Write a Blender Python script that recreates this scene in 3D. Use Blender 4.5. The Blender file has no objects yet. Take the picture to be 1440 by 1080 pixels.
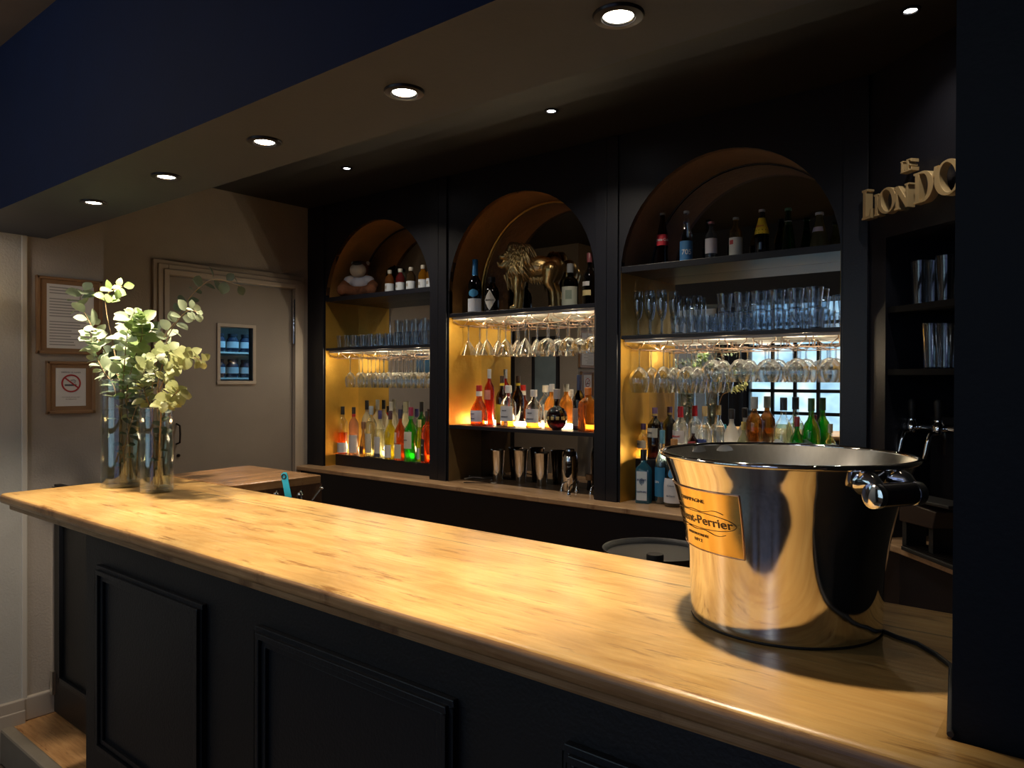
import bpy, bmesh, random
from math import *
from mathutils import Vector, Matrix
random.seed(7)
S = bpy.context.scene
COL = S.collection

# ------------------------------------------------------------------ camera
CF, CP, CR, CYAW, CH = 1039.5, -.0055, .0036, -.6827, 1.46
_R0 = Vector((cos(CYAW), -sin(CYAW), 0)); _F0 = Vector((sin(CYAW), cos(CYAW), 0)); _Z = Vector((0, 0, 1))
FW = _F0*cos(CP) + _Z*sin(CP); _U0 = -_F0*sin(CP) + _Z*cos(CP)
RT = _R0*cos(CR) + _U0*sin(CR); UP = -_R0*sin(CR) + _U0*cos(CR)
cam = bpy.data.cameras.new('camera'); cam.sensor_width = 36; cam.lens = CF/1440*36; cam.clip_start = .02
camo = bpy.data.objects.new('camera', cam); COL.objects.link(camo)
camo.matrix_world = Matrix(((RT.x, UP.x, -FW.x, 0), (RT.y, UP.y, -FW.y, 0), (RT.z, UP.z, -FW.z, CH), (0, 0, 0, 1)))
S.camera = camo
def _ray(x, y): return FW + RT*((x-720)/CF) + UP*((540-y)/CF)
def atY(x, y, Y): d = _ray(x, y); t = Y/d.y; return Vector((d.x*t, Y, d.z*t+CH))     # measured point on a plane of the room
def atX(x, y, X): d = _ray(x, y); t = X/d.x; return Vector((X, d.y*t, d.z*t+CH))
def atZ(x, y, Z): d = _ray(x, y); t = (Z-CH)/d.z; return Vector((d.x*t, d.y*t, Z))

# ------------------------------------------------------------------ materials
def nodes(name):
    m = bpy.data.materials.new(name); m.use_nodes = True
    nt = m.node_tree; nt.nodes.clear()
    out = nt.nodes.new('ShaderNodeOutputMaterial')
    return m, nt, out
def mat(name, col, rough=.5, metal=0., bump=0., bscale=60., var=0., spec=.5, coat=0., emit=None, estr=0., aniso=None, vscale=8., stretch=(1, 1, 1)):
    m, nt, out = nodes(name); N = nt.nodes; Lk = nt.links
    b = N.new('ShaderNodeBsdfPrincipled'); Lk.new(b.outputs[0], out.inputs[0])
    b.inputs['Base Color'].default_value = (*col, 1); b.inputs['Roughness'].default_value = rough
    b.inputs['Metallic'].default_value = metal; b.inputs['Specular IOR Level'].default_value = spec
    b.inputs['Coat Weight'].default_value = coat
    if emit: b.inputs['Emission Color'].default_value = (*emit, 1); b.inputs['Emission Strength'].default_value = estr
    if var or bump:
        tc = N.new('ShaderNodeTexCoord'); mp = N.new('ShaderNodeMapping'); mp.inputs['Scale'].default_value = stretch
        Lk.new(tc.outputs['Object'], mp.inputs[0])
    if var:
        n = N.new('ShaderNodeTexNoise'); n.inputs['Scale'].default_value = vscale; n.inputs['Detail'].default_value = 5
        Lk.new(mp.outputs[0], n.inputs['Vector'])
        r = N.new('ShaderNodeMix'); r.data_type = 'RGBA'
        r.inputs[6].default_value = (*[max(0, c*(1-var)) for c in col], 1); r.inputs[7].default_value = (*[min(1, c*(1+var)) for c in col], 1)
        Lk.new(n.outputs['Fac'], r.inputs[0]); Lk.new(r.outputs[2], b.inputs['Base Color'])
    if bump:
        n2 = N.new('ShaderNodeTexNoise'); n2.inputs['Scale'].default_value = bscale; n2.inputs['Detail'].default_value = 4
        Lk.new(mp.outputs[0], n2.inputs['Vector'])
        bp = N.new('ShaderNodeBump'); bp.inputs['Strength'].default_value = bump; bp.inputs['Distance'].default_value = .01
        Lk.new(n2.outputs['Fac'], bp.inputs['Height']); Lk.new(bp.outputs[0], b.inputs['Normal'])
    return m
def glass(name, col=(.95, .97, .98), body=0., gloss=.5, rough=.02, blend=.25, power=1., base=.04):
    """thin glass: see-through with a rim reflection; body adds a scattering tint for liquids"""
    m, nt, out = nodes(name); N = nt.nodes; Lk = nt.links
    t = N.new('ShaderNodeBsdfTransparent'); t.inputs[0].default_value = (*col, 1)
    src = t
    if body:
        tl = N.new('ShaderNodeBsdfTranslucent'); tl.inputs[0].default_value = (*col, 1)
        df = N.new('ShaderNodeBsdfDiffuse'); df.inputs[0].default_value = (*[c*.5 for c in col], 1)
        a = N.new('ShaderNodeMixShader'); a.inputs[0].default_value = .3; Lk.new(tl.outputs[0], a.inputs[1]); Lk.new(df.outputs[0], a.inputs[2])
        mx = N.new('ShaderNodeMixShader'); mx.inputs[0].default_value = body
        Lk.new(t.outputs[0], mx.inputs[1]); Lk.new(a.outputs[0], mx.inputs[2]); src = mx
    g = N.new('ShaderNodeBsdfGlossy'); g.inputs['Roughness'].default_value = rough; g.inputs[0].default_value = (.95, .97, 1, 1)
    lw = N.new('ShaderNodeLayerWeight'); lw.inputs[0].default_value = blend
    mm = N.new('ShaderNodeMath'); mm.operation = 'MULTIPLY_ADD'; mm.inputs[1].default_value = gloss; mm.inputs[2].default_value = base
    pw = N.new('ShaderNodeMath'); pw.operation = 'POWER'; pw.inputs[1].default_value = power; Lk.new(lw.outputs['Facing'], pw.inputs[0]); Lk.new(pw.outputs[0], mm.inputs[0])
    mix = N.new('ShaderNodeMixShader'); Lk.new(mm.outputs[0], mix.inputs[0])
    Lk.new(src.outputs[0], mix.inputs[1]); Lk.new(g.outputs[0], mix.inputs[2]); Lk.new(mix.outputs[0], out.inputs[0])
    return m
def emis(name, col, s):
    m, nt, out = nodes(name)
    e = nt.nodes.new('ShaderNodeEmission'); e.inputs[0].default_value = (*col, 1); e.inputs[1].default_value = s
    nt.links.new(e.outputs[0], out.inputs[0]); return m
def wood(name, c1, c2, c3, rough=.35, seams=(), scale=1., coat=.15, along='X', bump=.25):
    m, nt, out = nodes(name); N = nt.nodes; Lk = nt.links
    b = N.new('ShaderNodeBsdfPrincipled'); Lk.new(b.outputs[0], out.inputs[0])
    tc = N.new('ShaderNodeTexCoord')
    mp = N.new('ShaderNodeMapping'); mp.inputs['Scale'].default_value = (2.0*scale, 38*scale, 38*scale) if along == 'X' else (22*scale, 1.2*scale, 22*scale)
    Lk.new(tc.outputs['Object'], mp.inputs[0])
    n = N.new('ShaderNodeTexNoise'); n.inputs['Scale'].default_value = 2.2; n.inputs['Detail'].default_value = 9; n.inputs['Roughness'].default_value = .65; n.inputs['Distortion'].default_value = .4
    Lk.new(mp.outputs[0], n.inputs['Vector'])
    cr = N.new('ShaderNodeValToRGB'); cr.color_ramp.elements[0].position = .3; cr.color_ramp.elements[1].position = .72
    cr.color_ramp.elements[0].color = (*c1, 1); cr.color_ramp.elements[1].color = (*c3, 1)
    e = cr.color_ramp.elements.new(.5); e.color = (*c2, 1)
    Lk.new(n.outputs['Fac'], cr.inputs[0])
    # broad patches
    n3 = N.new('ShaderNodeTexNoise'); n3.inputs['Scale'].default_value = 4.5; n3.inputs['Detail'].default_value = 9; n3.inputs['Roughness'].default_value = .62; n3.inputs['Distortion'].default_value = .8
    mp3 = N.new('ShaderNodeMapping'); mp3.inputs['Scale'].default_value = (.8, 2.2, 1) if along == 'X' else (2.2, .8, 1)
    Lk.new(tc.outputs['Object'], mp3.inputs[0]); Lk.new(mp3.outputs[0], n3.inputs['Vector'])
    cr3 = N.new('ShaderNodeValToRGB'); cr3.color_ramp.elements[0].position = .35; cr3.color_ramp.elements[1].position = .65
    cr3.color_ramp.elements[0].color = (.60, .52, .42, 1); cr3.color_ramp.elements[1].color = (1, 1, 1, 1)
    Lk.new(n3.outputs['Fac'], cr3.inputs[0])
    mu = N.new('ShaderNodeMix'); mu.data_type = 'RGBA'; mu.blend_type = 'MULTIPLY'; mu.inputs[0].default_value = .8
    Lk.new(cr.outputs[0], mu.inputs[6]); Lk.new(cr3.outputs[0], mu.inputs[7])
    last = mu.outputs[2]
    # dark flecks and splits running with the grain
    mp4 = N.new('ShaderNodeMapping'); mp4.inputs['Scale'].default_value = (3.5, 26, 1) if along == 'X' else (26, 3.5, 1)
    Lk.new(tc.outputs['Object'], mp4.inputs[0])
    n4 = N.new('ShaderNodeTexNoise'); n4.inputs['Scale'].default_value = 1.6; n4.inputs['Detail'].default_value = 8; n4.inputs['Roughness'].default_value = .7
    Lk.new(mp4.outputs[0], n4.inputs['Vector'])
    cr4 = N.new('ShaderNodeValToRGB'); cr4.color_ramp.elements[0].position = .57; cr4.color_ramp.elements[1].position = .66
    cr4.color_ramp.elements[0].color = (1, 1, 1, 1); cr4.color_ramp.elements[1].color = (.42, .3, .2, 1)
    Lk.new(n4.outputs['Fac'], cr4.inputs[0])
    m4 = N.new('ShaderNodeMix'); m4.data_type = 'RGBA'; m4.blend_type = 'MULTIPLY'; m4.inputs[0].default_value = .9
    Lk.new(last, m4.inputs[6]); Lk.new(cr4.outputs[0], m4.inputs[7]); last = m4.outputs[2]
    sp = N.new('ShaderNodeSeparateXYZ'); Lk.new(tc.outputs['Object'], sp.inputs[0])
    for s in seams:
        wob = N.new('ShaderNodeMath'); wob.operation = 'MULTIPLY_ADD'; wob.inputs[1].default_value = .02; wob.inputs[2].default_value = -s-.01
        Lk.new(n3.outputs['Fac'], wob.inputs[0])
        ad = N.new('ShaderNodeMath'); ad.operation = 'ADD'; Lk.new(sp.outputs['Y'], ad.inputs[0]); Lk.new(wob.outputs[0], ad.inputs[1])
        ab = N.new('ShaderNodeMath'); ab.operation = 'ABSOLUTE'; Lk.new(ad.outputs[0], ab.inputs[0])
        mr = N.new('ShaderNodeMapRange'); mr.inputs[1].default_value = .0008; mr.inputs[2].default_value = .004; mr.inputs[3].default_value = .38; mr.inputs[4].default_value = 1
        Lk.new(ab.outputs[0], mr.inputs[0])
        mz = N.new('ShaderNodeMix'); mz.data_type = 'RGBA'; mz.blend_type = 'MULTIPLY'; mz.inputs[0].default_value = 1
        Lk.new(last, mz.inputs[6]); Lk.new(mr.outputs[0], mz.inputs[7]); last = mz.outputs[2]
    Lk.new(last, b.inputs['Base Color'])
    b.inputs['Roughness'].default_value = rough; b.inputs['Coat Weight'].default_value = coat; b.inputs['Coat Roughness'].default_value = .25
    bp = N.new('ShaderNodeBump'); bp.inputs['Strength'].default_value = bump; bp.inputs['Distance'].default_value = .004
    Lk.new(n.outputs['Fac'], bp.inputs['Height']); Lk.new(bp.outputs[0], b.inputs['Normal'])
    return m

M = {}
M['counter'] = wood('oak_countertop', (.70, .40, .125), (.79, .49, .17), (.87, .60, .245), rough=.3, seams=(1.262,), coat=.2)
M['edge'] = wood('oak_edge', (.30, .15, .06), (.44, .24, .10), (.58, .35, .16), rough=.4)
M['ledge'] = wood('ledge_oak', (.48, .30, .17), (.58, .38, .22), (.66, .46, .28), rough=.3, bump=.1)
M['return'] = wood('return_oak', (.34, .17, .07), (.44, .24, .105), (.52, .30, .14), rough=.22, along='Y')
M['apron'] = wood('apron_oak', (.06, .025, .012), (.085, .035, .016), (.11, .05, .022), rough=.4)
M['floor'] = wood('platform_boards', (.45, .23, .09), (.62, .34, .14), (.72, .43, .2), rough=.45)
M['roomfloor'] = wood('room_floor_boards', (.11, .09, .075), (.16, .13, .11), (.21, .17, .145), rough=.16)
M['black'] = mat('black_paint', (.0075, .0085, .0150), .42, bump=.08, bscale=180, var=.2)
M['navy'] = mat('navy_paint', (.0008, .0028, .0062), .6, spec=.2, bump=.08, bscale=120, var=.25)
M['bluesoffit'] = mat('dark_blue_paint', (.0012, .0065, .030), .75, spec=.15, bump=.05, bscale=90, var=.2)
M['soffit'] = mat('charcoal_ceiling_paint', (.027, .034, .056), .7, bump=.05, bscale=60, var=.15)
M['rearceil'] = mat('dark_ceiling_paint', (.010, .0095, .012), .6, bump=.05, bscale=60, var=.2)
M['frontceil'] = mat('front_ceiling_paint', (.09, .065, .05), .8, var=.2)
M['barfront'] = mat('bar_front_paint', (.0052, .0050, .0062), .45, bump=.1, bscale=150, var=.2)
M['panel'] = mat('bar_panel_paint', (.0062, .0074, .0105), .38, bump=.12, bscale=150, var=.2)
M['wall'] = mat('beige_wall', (.33, .295, .265), .85, bump=.25, bscale=110, var=.1)
M['wall_l'] = mat('grey_wall_paint', (.40, .39, .37), .85, bump=.25, bscale=110, var=.08)
M['trim'] = mat('wall_trim_paint', (.40, .35, .30), .55, bump=.03, var=.06)
M['trimw'] = mat('pale_trim_paint', (.5, .47, .43), .5)
M['door'] = mat('door_paint', (.245, .215, .19), .6, bump=.1, bscale=140, var=.08)
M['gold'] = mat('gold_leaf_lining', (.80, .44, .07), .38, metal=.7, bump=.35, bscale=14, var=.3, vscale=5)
M['shadegold'] = mat('shaded_gold_lining', (.20, .13, .05), .6, metal=.3, bump=.3, bscale=20, var=.3)  # gold darkened in colour for the shade below the bottle shelf
M['goldbead'] = mat('gold_bead', (.8, .5, .13), .3, metal=.9)
M['archgold'] = mat('shaded_gold_arch', (.60, .31, .09), .5, metal=.25, bump=.3, bscale=40, var=.3, vscale=7)  # same gold as the sides, browned in colour because the arch is unlit
M['archbrown'] = mat('shaded_gold_arch_grey', (.40, .27, .16), .6, metal=.15, bump=.3, bscale=40, var=.25, vscale=7)  # unlit gold of the right arch, shade mixed in as greyer brown
m_, nt_, o_ = nodes('mirror_glass'); g_ = nt_.nodes.new('ShaderNodeBsdfGlossy'); g_.inputs[0].default_value = (.80, .82, .84, 1); g_.inputs['Roughness'].default_value = 0
nt_.links.new(g_.outputs[0], o_.inputs[0]); M['mirror'] = m_
m_, nt_, o_ = nodes('dark_mirror'); g_ = nt_.nodes.new('ShaderNodeBsdfGlossy'); g_.inputs[0].default_value = (.36, .34, .32, 1); g_.inputs['Roughness'].default_value = .02
nt_.links.new(g_.outputs[0], o_.inputs[0]); M['darkmirror'] = m_
M['white'] = mat('white_board', (.75, .72, .68), .5)
M['led'] = emis('warm_led', (1, .74, .40), 34)
M['ledsoft'] = emis('warm_led_soft', (1, .80, .52), 22)
M['steel'] = mat('polished_steel', (.82, .80, .77), .055, metal=1)
M['bucket'] = mat('bucket_steel', (.80, .77, .73), .055, metal=1)
M['brushed'] = mat('brushed_steel', (.72, .70, .64), .3, metal=1, var=.12, vscale=120, stretch=(1, 1, .03))
M['chrome'] = mat('chrome', (.85, .87, .9), .08, metal=1)
M['plate'] = mat('brass_plate', (.86, .60, .20), .13, metal=1)
M['plateborder'] = mat('dark_engraving', (.10, .055, .025), .4, metal=.3)
M['copper'] = mat('rack_wire_metal', (.72, .50, .38), .28, metal=1)
M['bronze'] = mat('antique_brass', (.60, .43, .19), .30, metal=1, bump=.25, bscale=70, var=.35, vscale=18)
M['signgold'] = mat('sign_gold', (.72, .55, .30), .42, metal=.5, var=.1)
M['ring'] = mat('downlight_ring', (.035, .03, .03), .3, metal=.8)
M['lamp'] = emis('downlight_lens', (1, .93, .8), 24)
M['lampcool'] = emis('rear_downlight_lens', (.9, .93, 1), 22)
M['glass'] = glass('clear_glass', (.94, .96, .97), gloss=1.0, blend=.5, power=1.9, base=.09)
M['doorpane'] = glass('door_pane_glass', (.92, .95, .97), gloss=.1, base=.01)
M['vase'] = glass('vase_glass', (.93, .95, .94), gloss=.5, blend=.22)
M['water'] = glass('vase_water', (.86, .87, .80), gloss=.12, blend=.2)
M['tumbler'] = glass('tumbler_glass', (.93, .95, .97), gloss=1.0, blend=.5, power=2.2, base=.05)
M['glassthick'] = glass('thick_glass_base', (.75, .80, .84), gloss=.9, blend=.5)
M['rubber'] = mat('black_rubber', (.01, .01, .011), .6)
M['cork'] = mat('cork_board', (.26, .15, .075), .85, bump=.3, bscale=220, var=.3, vscale=90)
M['frame'] = mat('board_frame', (.24, .135, .07), .5, var=.15)
M['paper'] = mat('white_paper', (.62, .62, .64), .7)
M['ink'] = mat('printed_ink', (.10, .10, .12), .8)
M['inkgrey'] = mat('printed_grey', (.26, .26, .28), .8)
M['redink'] = mat('red_ink', (.34, .02, .03), .7)
M['stem'] = mat('branch_bark', (.26, .18, .09), .7, var=.3)
M['cardwood'] = mat('wooden_stopper', (.45, .24, .10), .6)

def leafmat(name, c):
    m, nt, out = nodes(name); N = nt.nodes; Lk = nt.links
    tc = N.new('ShaderNodeTexCoord'); n = N.new('ShaderNodeTexNoise'); n.inputs['Scale'].default_value = 22
    Lk.new(tc.outputs['Object'], n.inputs['Vector'])
    mx = N.new('ShaderNodeMix'); mx.data_type = 'RGBA'; mx.inputs[6].default_value = (*[x*.6 for x in c], 1); mx.inputs[7].default_value = (*[min(1, x*1.3) for x in c], 1)
    Lk.new(n.outputs['Fac'], mx.inputs[0])
    b = N.new('ShaderNodeBsdfPrincipled'); Lk.new(mx.outputs[2], b.inputs['Base Color']); b.inputs['Roughness'].default_value = .45
    t = N.new('ShaderNodeBsdfTranslucent'); Lk.new(mx.outputs[2], t.inputs[0])
    ms = N.new('ShaderNodeMixShader'); ms.inputs[0].default_value = .3
    Lk.new(b.outputs[0], ms.inputs[1]); Lk.new(t.outputs[0], ms.inputs[2]); Lk.new(ms.outputs[0], out.inputs[0])
    return m
M['leafA'] = leafmat('pale_sage_leaf', (.50, .60, .40)); M['leafB'] = leafmat('green_leaf', (.30, .42, .15)); M['leafC'] = leafmat('yellow_green_leaf', (.44, .47, .20)); M['leafE'] = leafmat('olive_green_leaf', (.33, .38, .17)); M['leafD'] = leafmat('dark_grey_green_leaf', (.13, .17, .12))

glossblk = mat('gloss_black', (.012, .011, .012), .12, coat=.5)
_cache = {}
def paint(c, rough=.45, metal=0.):
    k = ('p', tuple(c), rough, metal)
    if k not in _cache: _cache[k] = mat('paint_%02x%02x%02x' % tuple(int(min(1, x)*255) for x in c), c, rough, metal, var=.06)
    return _cache[k]
def liquid(c, body=.35):
    k = ('l', tuple(c), body)
    if k not in _cache: _cache[k] = glass('tinted_glass_%02x%02x%02x' % tuple(int(min(1, x)*255) for x in c), c, body=body, gloss=.45, blend=.25)
    return _cache[k]

# ------------------------------------------------------------------ mesh builder
class MB:
    def __init__(s): s.v = []; s.f = []
    def add(s, vs, fs):
        o = len(s.v); s.v += [tuple(v) for v in vs]; s.f += [tuple(i+o for i in f) for f in fs]; return s
    def box(s, x0, x1, y0, y1, z0, z1):
        return s.add([(x0, y0, z0), (x1, y0, z0), (x1, y1, z0), (x0, y1, z0), (x0, y0, z1), (x1, y0, z1), (x1, y1, z1), (x0, y1, z1)],
                     [(3, 2, 1, 0), (4, 5, 6, 7), (0, 1, 5, 4), (1, 2, 6, 5), (2, 3, 7, 6), (3, 0, 4, 7)])
    def lathe(s, prof, seg=24, c=(0, 0, 0), sq=0, ax=1, ay=1, caps=(True, True)):
        """prof: (r, z) list bottom to top along the outside"""
        vs = []; fs = []
        def rad(a):
            if not sq: return 1.
            n = sq; return (abs(cos(a))**n + abs(sin(a))**n)**(-1/n)
        n = len(prof)
        for r, z in prof:
            for k in range(seg):
                a = 2*pi*k/seg + (pi/4 if sq else 0); q = rad(a)
                vs.append((c[0]+r*q*cos(a)*ax, c[1]+r*q*sin(a)*ay, c[2]+z))
        for i in range(n-1):
            for k in range(seg):
                k2 = (k+1) % seg; fs.append((i*seg+k, i*seg+k2, (i+1)*seg+k2, (i+1)*seg+k))
        if caps[0]: fs.append(tuple(reversed(range(seg))))
        if caps[1]: fs.append(tuple((n-1)*seg+k for k in range(seg)))
        return s.add(vs, fs)
    def tube(s, pts, r, seg=8, closed=False, caps=True):
        pts = [Vector(p) for p in pts]; n = len(pts); rs = r if isinstance(r, (list, tuple)) else [r]*n
        vs = []; fs = []; prev = None
        for i, p in enumerate(pts):
            if closed: t = pts[(i+1) % n]-pts[i-1]
            else: t = pts[min(i+1, n-1)]-pts[max(i-1, 0)]
            if t.length < 1e-9: t = Vector((0, 0, 1))
            t.normalize()
            u = (prev - t*prev.dot(t)) if prev is not None else (Vector((0, 0, 1)).cross(t) if abs(t.z) < .9 else Vector((1, 0, 0)).cross(t))
            if u.length < 1e-6: u = t.orthogonal()
            u.normalize(); w = t.cross(u); prev = u
            for k in range(seg):
                a = 2*pi*k/seg; vs.append(p + (u*cos(a)+w*sin(a))*rs[i])
        for i in range(n if closed else n-1):
            j = (i+1) % n
            for k in range(seg):
                k2 = (k+1) % seg; fs.append((i*seg+k, i*seg+k2, j*seg+k2, j*seg+k))
        if not closed and caps: fs.append(tuple(reversed(range(seg)))); fs.append(tuple((n-1)*seg+k for k in range(seg)))
        return s.add(vs, fs)
    def prism(s, poly, z0, z1):
        n = len(poly)
        return s.add([(x, y, z0) for x, y in poly]+[(x, y, z1) for x, y in poly],
                     [tuple(reversed(range(n))), tuple(range(n, 2*n))]+[(i, (i+1) % n, n+(i+1) % n, n+i) for i in range(n)])
    def ell(s, c, r, seg=20, rings=12, rot=None):
        vs = []; fs = []
        R = rot or Matrix.Identity(3)
        for i in range(rings+1):
            ph = -pi/2+pi*i/rings
            for k in range(seg):
                a = 2*pi*k/seg
                vs.append(Vector(c)+R @ Vector((r[0]*cos(ph)*cos(a), r[1]*cos(ph)*sin(a), r[2]*sin(ph))))
        for i in range(rings):
            for k in range(seg):
                k2 = (k+1) % seg; fs.append((i*seg+k, i*seg+k2, (i+1)*seg+k2, (i+1)*seg+k))
        return s.add(vs, fs)
    def xf(s, mtx): s.v = [tuple(mtx @ Vector(v)) for v in s.v]; return s
    def mesh(s, name, m, smooth=None):
        me = bpy.data.meshes.new(name); me.from_pydata(s.v, [], s.f)
        bm = bmesh.new(); bm.from_mesh(me); bmesh.ops.remove_doubles(bm, verts=bm.verts, dist=1e-5)
        bmesh.ops.recalc_face_normals(bm, faces=bm.faces)
        if smooth is not None:
            for f in bm.faces: f.smooth = True
            for e in bm.edges:
                if len(e.link_faces) == 2 and e.calc_face_angle(0) > radians(smooth): e.smooth = False
        bm.to_mesh(me); bm.free()
        if m: me.materials.append(m)
        return me
    def build(s, name, m, parent=None, loc=(0, 0, 0), rz=0, smooth=None, bevel=0, seg=2):
        o = bpy.data.objects.new(name, s.mesh(name, m, smooth)); COL.objects.link(o)
        o.location = loc; o.rotation_euler.z = rz
        if parent: o.parent = parent
        if bevel:
            b = o.modifiers.new('bevel', 'BEVEL'); b.width = bevel; b.segments = seg; b.limit_method = 'ANGLE'; b.angle_limit = radians(40); b.harden_normals = False
        return o
def tag(o, label=None, cat=None, group=None, kind=None):
    if label: o['label'] = label
    if cat: o['category'] = cat
    if group: o['group'] = group
    if kind: o['kind'] = kind
    return o
def thing(name, label, cat, loc=(0, 0, 0), rz=0, group=None):
    o = bpy.data.objects.new(name, None); COL.objects.link(o); o.location = loc; o.rotation_euler.z = rz; o.empty_display_size = .05
    return tag(o, label, cat, group)
def copy_tree(o, parent=None):
    c = o.copy(); COL.objects.link(c)
    if parent: c.parent = parent
    for ch in list(CH_.get(o.name, [])): copy_tree(ch, c)
    return c
CH_ = {}
def note_children(o):
    CH_[o.name] = [c for c in COL.objects if c.parent == o]
    for c in CH_[o.name]: note_children(c)
def struct(name, mb, m, parent=None, **k):
    o = mb.build(name, m, parent, **k)
    if not parent: o['kind'] = 'structure'
    return o
def text_mb(txt, size, extrude=.0004, align='CENTER', bold=0., xs=1.):
    cu = bpy.data.curves.new('lettering', 'FONT'); cu.body = txt; cu.size = size; cu.extrude = extrude; cu.align_x = align; cu.align_y = 'CENTER'; cu.offset = bold
    o = bpy.data.objects.new('lettering', cu); COL.objects.link(o)
    dg = bpy.context.evaluated_depsgraph_get(); ev = o.evaluated_get(dg); me = ev.to_mesh()
    mb = MB(); mb.add([(v.co.x*xs, v.co.y, v.co.z) for v in me.vertices], [tuple(p.vertices) for p in me.polygons])
    ev.to_mesh_clear(); bpy.data.objects.remove(o); bpy.data.curves.remove(cu)
    return mb
def wrap(mb, rfun, z0, a0=-pi/2):
    """bend flat lettering (x right, y up) round a vertical axis; a0 is the facing angle"""
    out = []
    for x, y, z in mb.v:
        r = rfun(z0+y); a = a0 + x/r; out.append(((r+z)*cos(a), (r+z)*sin(a), z0+y))
    mb.v = out; return mb

# ------------------------------------------------------------------ room shell
ZC = 2.647
struct('floor', MB().box(-4.5, 3.2, 1.075, 3.6, -.1, 0), M['floor'])
struct('floor_front', MB().box(-4.5, 3.2, -2.4, 1.075, -.24, -.14), M['roomfloor'])
struct('trim_1', MB().box(-3.6, 3.2, 1.035, 1.085, -.14, .006), mat('worn_step_edge', (.22, .19, .15), .6, var=.25), bevel=.01)
struct('ceiling', MB().box(-4.6, 3.2, 1.22, 3.6, ZC, ZC+.1), M['rearceil'])
struct('ceiling_front', MB().box(-4.6, 3.2, -2.4, .90, ZC, ZC+.1), M['frontceil'])
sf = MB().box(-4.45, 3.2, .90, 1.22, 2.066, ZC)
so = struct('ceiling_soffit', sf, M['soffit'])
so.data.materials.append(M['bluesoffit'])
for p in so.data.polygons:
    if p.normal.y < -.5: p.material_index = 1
struct('wall_back', MB().box(-4.6, 3.2, 3.46, 3.6, -.2, ZC), M['black'])
struct('wall_right', MB().box(3.1, 3.2, -2.4, 3.6, -.24, ZC), M['wall'])
XN = -3.6
struct('wall_left', MB().box(-4.5, XN, 1.13, 1.45, -.2, ZC), M['wall'])
struct('wall_left_front', MB().box(-4.5, XN+.012, -2.4, 1.122, -.2, ZC), M['wall_l'])
struct('trim_2', MB().box(XN-.01, XN+.018, 1.118, 1.14, .09, 2.066), M['trimw'], bevel=.004)
struct('baseboard_left', MB().box(XN-.01, XN+.022, 1.128, 1.45, 0, .10), M['trim'], bevel=.006)
struct('baseboard_left_front', MB().box(XN-.01, XN+.03, -2.2, 1.128, -.14, .10).box(XN, XN+.036, -2.2, 1.128, -.14, .055), M['trim'], bevel=.004)
# wall with the service door
XW = -4.351
D0, D1, DZ = 2.105, 2.968, 2.075
wl = MB().box(XW-.12, XW, 1.3, D0, -.1, ZC).box(XW-.12, XW, D1, 3.5, -.1, ZC).box(XW-.12, XW, D0, D1, DZ, ZC)
struct('wall_left_rear', wl, M['wall'])
struct('wall_storeroom', MB().box(-5.4, -5.3, 1.4, 3.6, -.1, ZC).box(-5.4, XW-.1, 1.3, 1.4, -.1, ZC).box(-5.4, XW-.1, 3.5, 3.6, -.1, ZC), M['wall_l'])
struct('trim_3', MB().box(XW, XW+.05, 1.452, 1.55, -.1, ZC-.01), M['black'])
fr = MB()
for w, t in ((.085, .018), (.06, .03), (.03, .04)):
    fr.box(XW-.01, XW+t, D0-w, D0, 0, DZ+w).box(XW-.01, XW+t, D1, D1+w, 0, DZ+w).box(XW-.01, XW+t, D0, D1, DZ, DZ+w)
dr = struct('door_1', fr, M['trim'], bevel=.004)
WY0, WY1, WZ0, WZ1 = 2.44, 2.665, 1.445, 1.79
lf = MB(); xa, xb = XW-.035, XW+.004
lf.box(xa, xb, D0+.006, WY0, .01, DZ-.006).box(xa, xb, WY1, D1-.004, .01, DZ-.006).box(xa, xb, WY0, WY1, .01, WZ0).box(xa, xb, WY0, WY1, WZ1, DZ-.006)
leaf = lf.build('door_leaf', M['door'], dr)
wf = MB()
for a, b, c, d in ((WY0-.022, WY1+.022, WZ1, WZ1+.02), (WY0-.022, WY1+.022, WZ0-.02, WZ0), (WY0-.022, WY0, WZ0, WZ1), (WY1, WY1+.022, WZ0, WZ1)): wf.box(xa-.004, xb+.012, a, b, c, d)
wf.build('window_frame', M['trim'], leaf, bevel=.003)
MB().box(xb-.02, xb-.015, WY0, WY1, WZ0, WZ1).build('pane', M['doorpane'], leaf)
hb = MB().tube([(XW+.03, D1-.005, 1.70), (XW+.03, D1-.005, 1.845)], .009, 10).tube([(XW+.03, D1-.005, 1.852), (XW+.03, D1-.005, 2.0)], .009, 10)
hb.build('hinge', M['chrome'], leaf, smooth=40)
hd = MB().tube([(XW+.006, 2.165, 1.19), (XW+.045, 2.165, 1.18), (XW+.05, 2.165, 1.13), (XW+.045, 2.165, 1.08), (XW+.006, 2.165, 1.07)], .006, 8)
hd.build('handle', M['ring'], leaf, smooth=50)
MB().tube([(XW+.002, 2.175, 1.0), (XW+.012, 2.175, 1.0)], .01, 12).build('lock', M['ring'], leaf, smooth=40)
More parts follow.
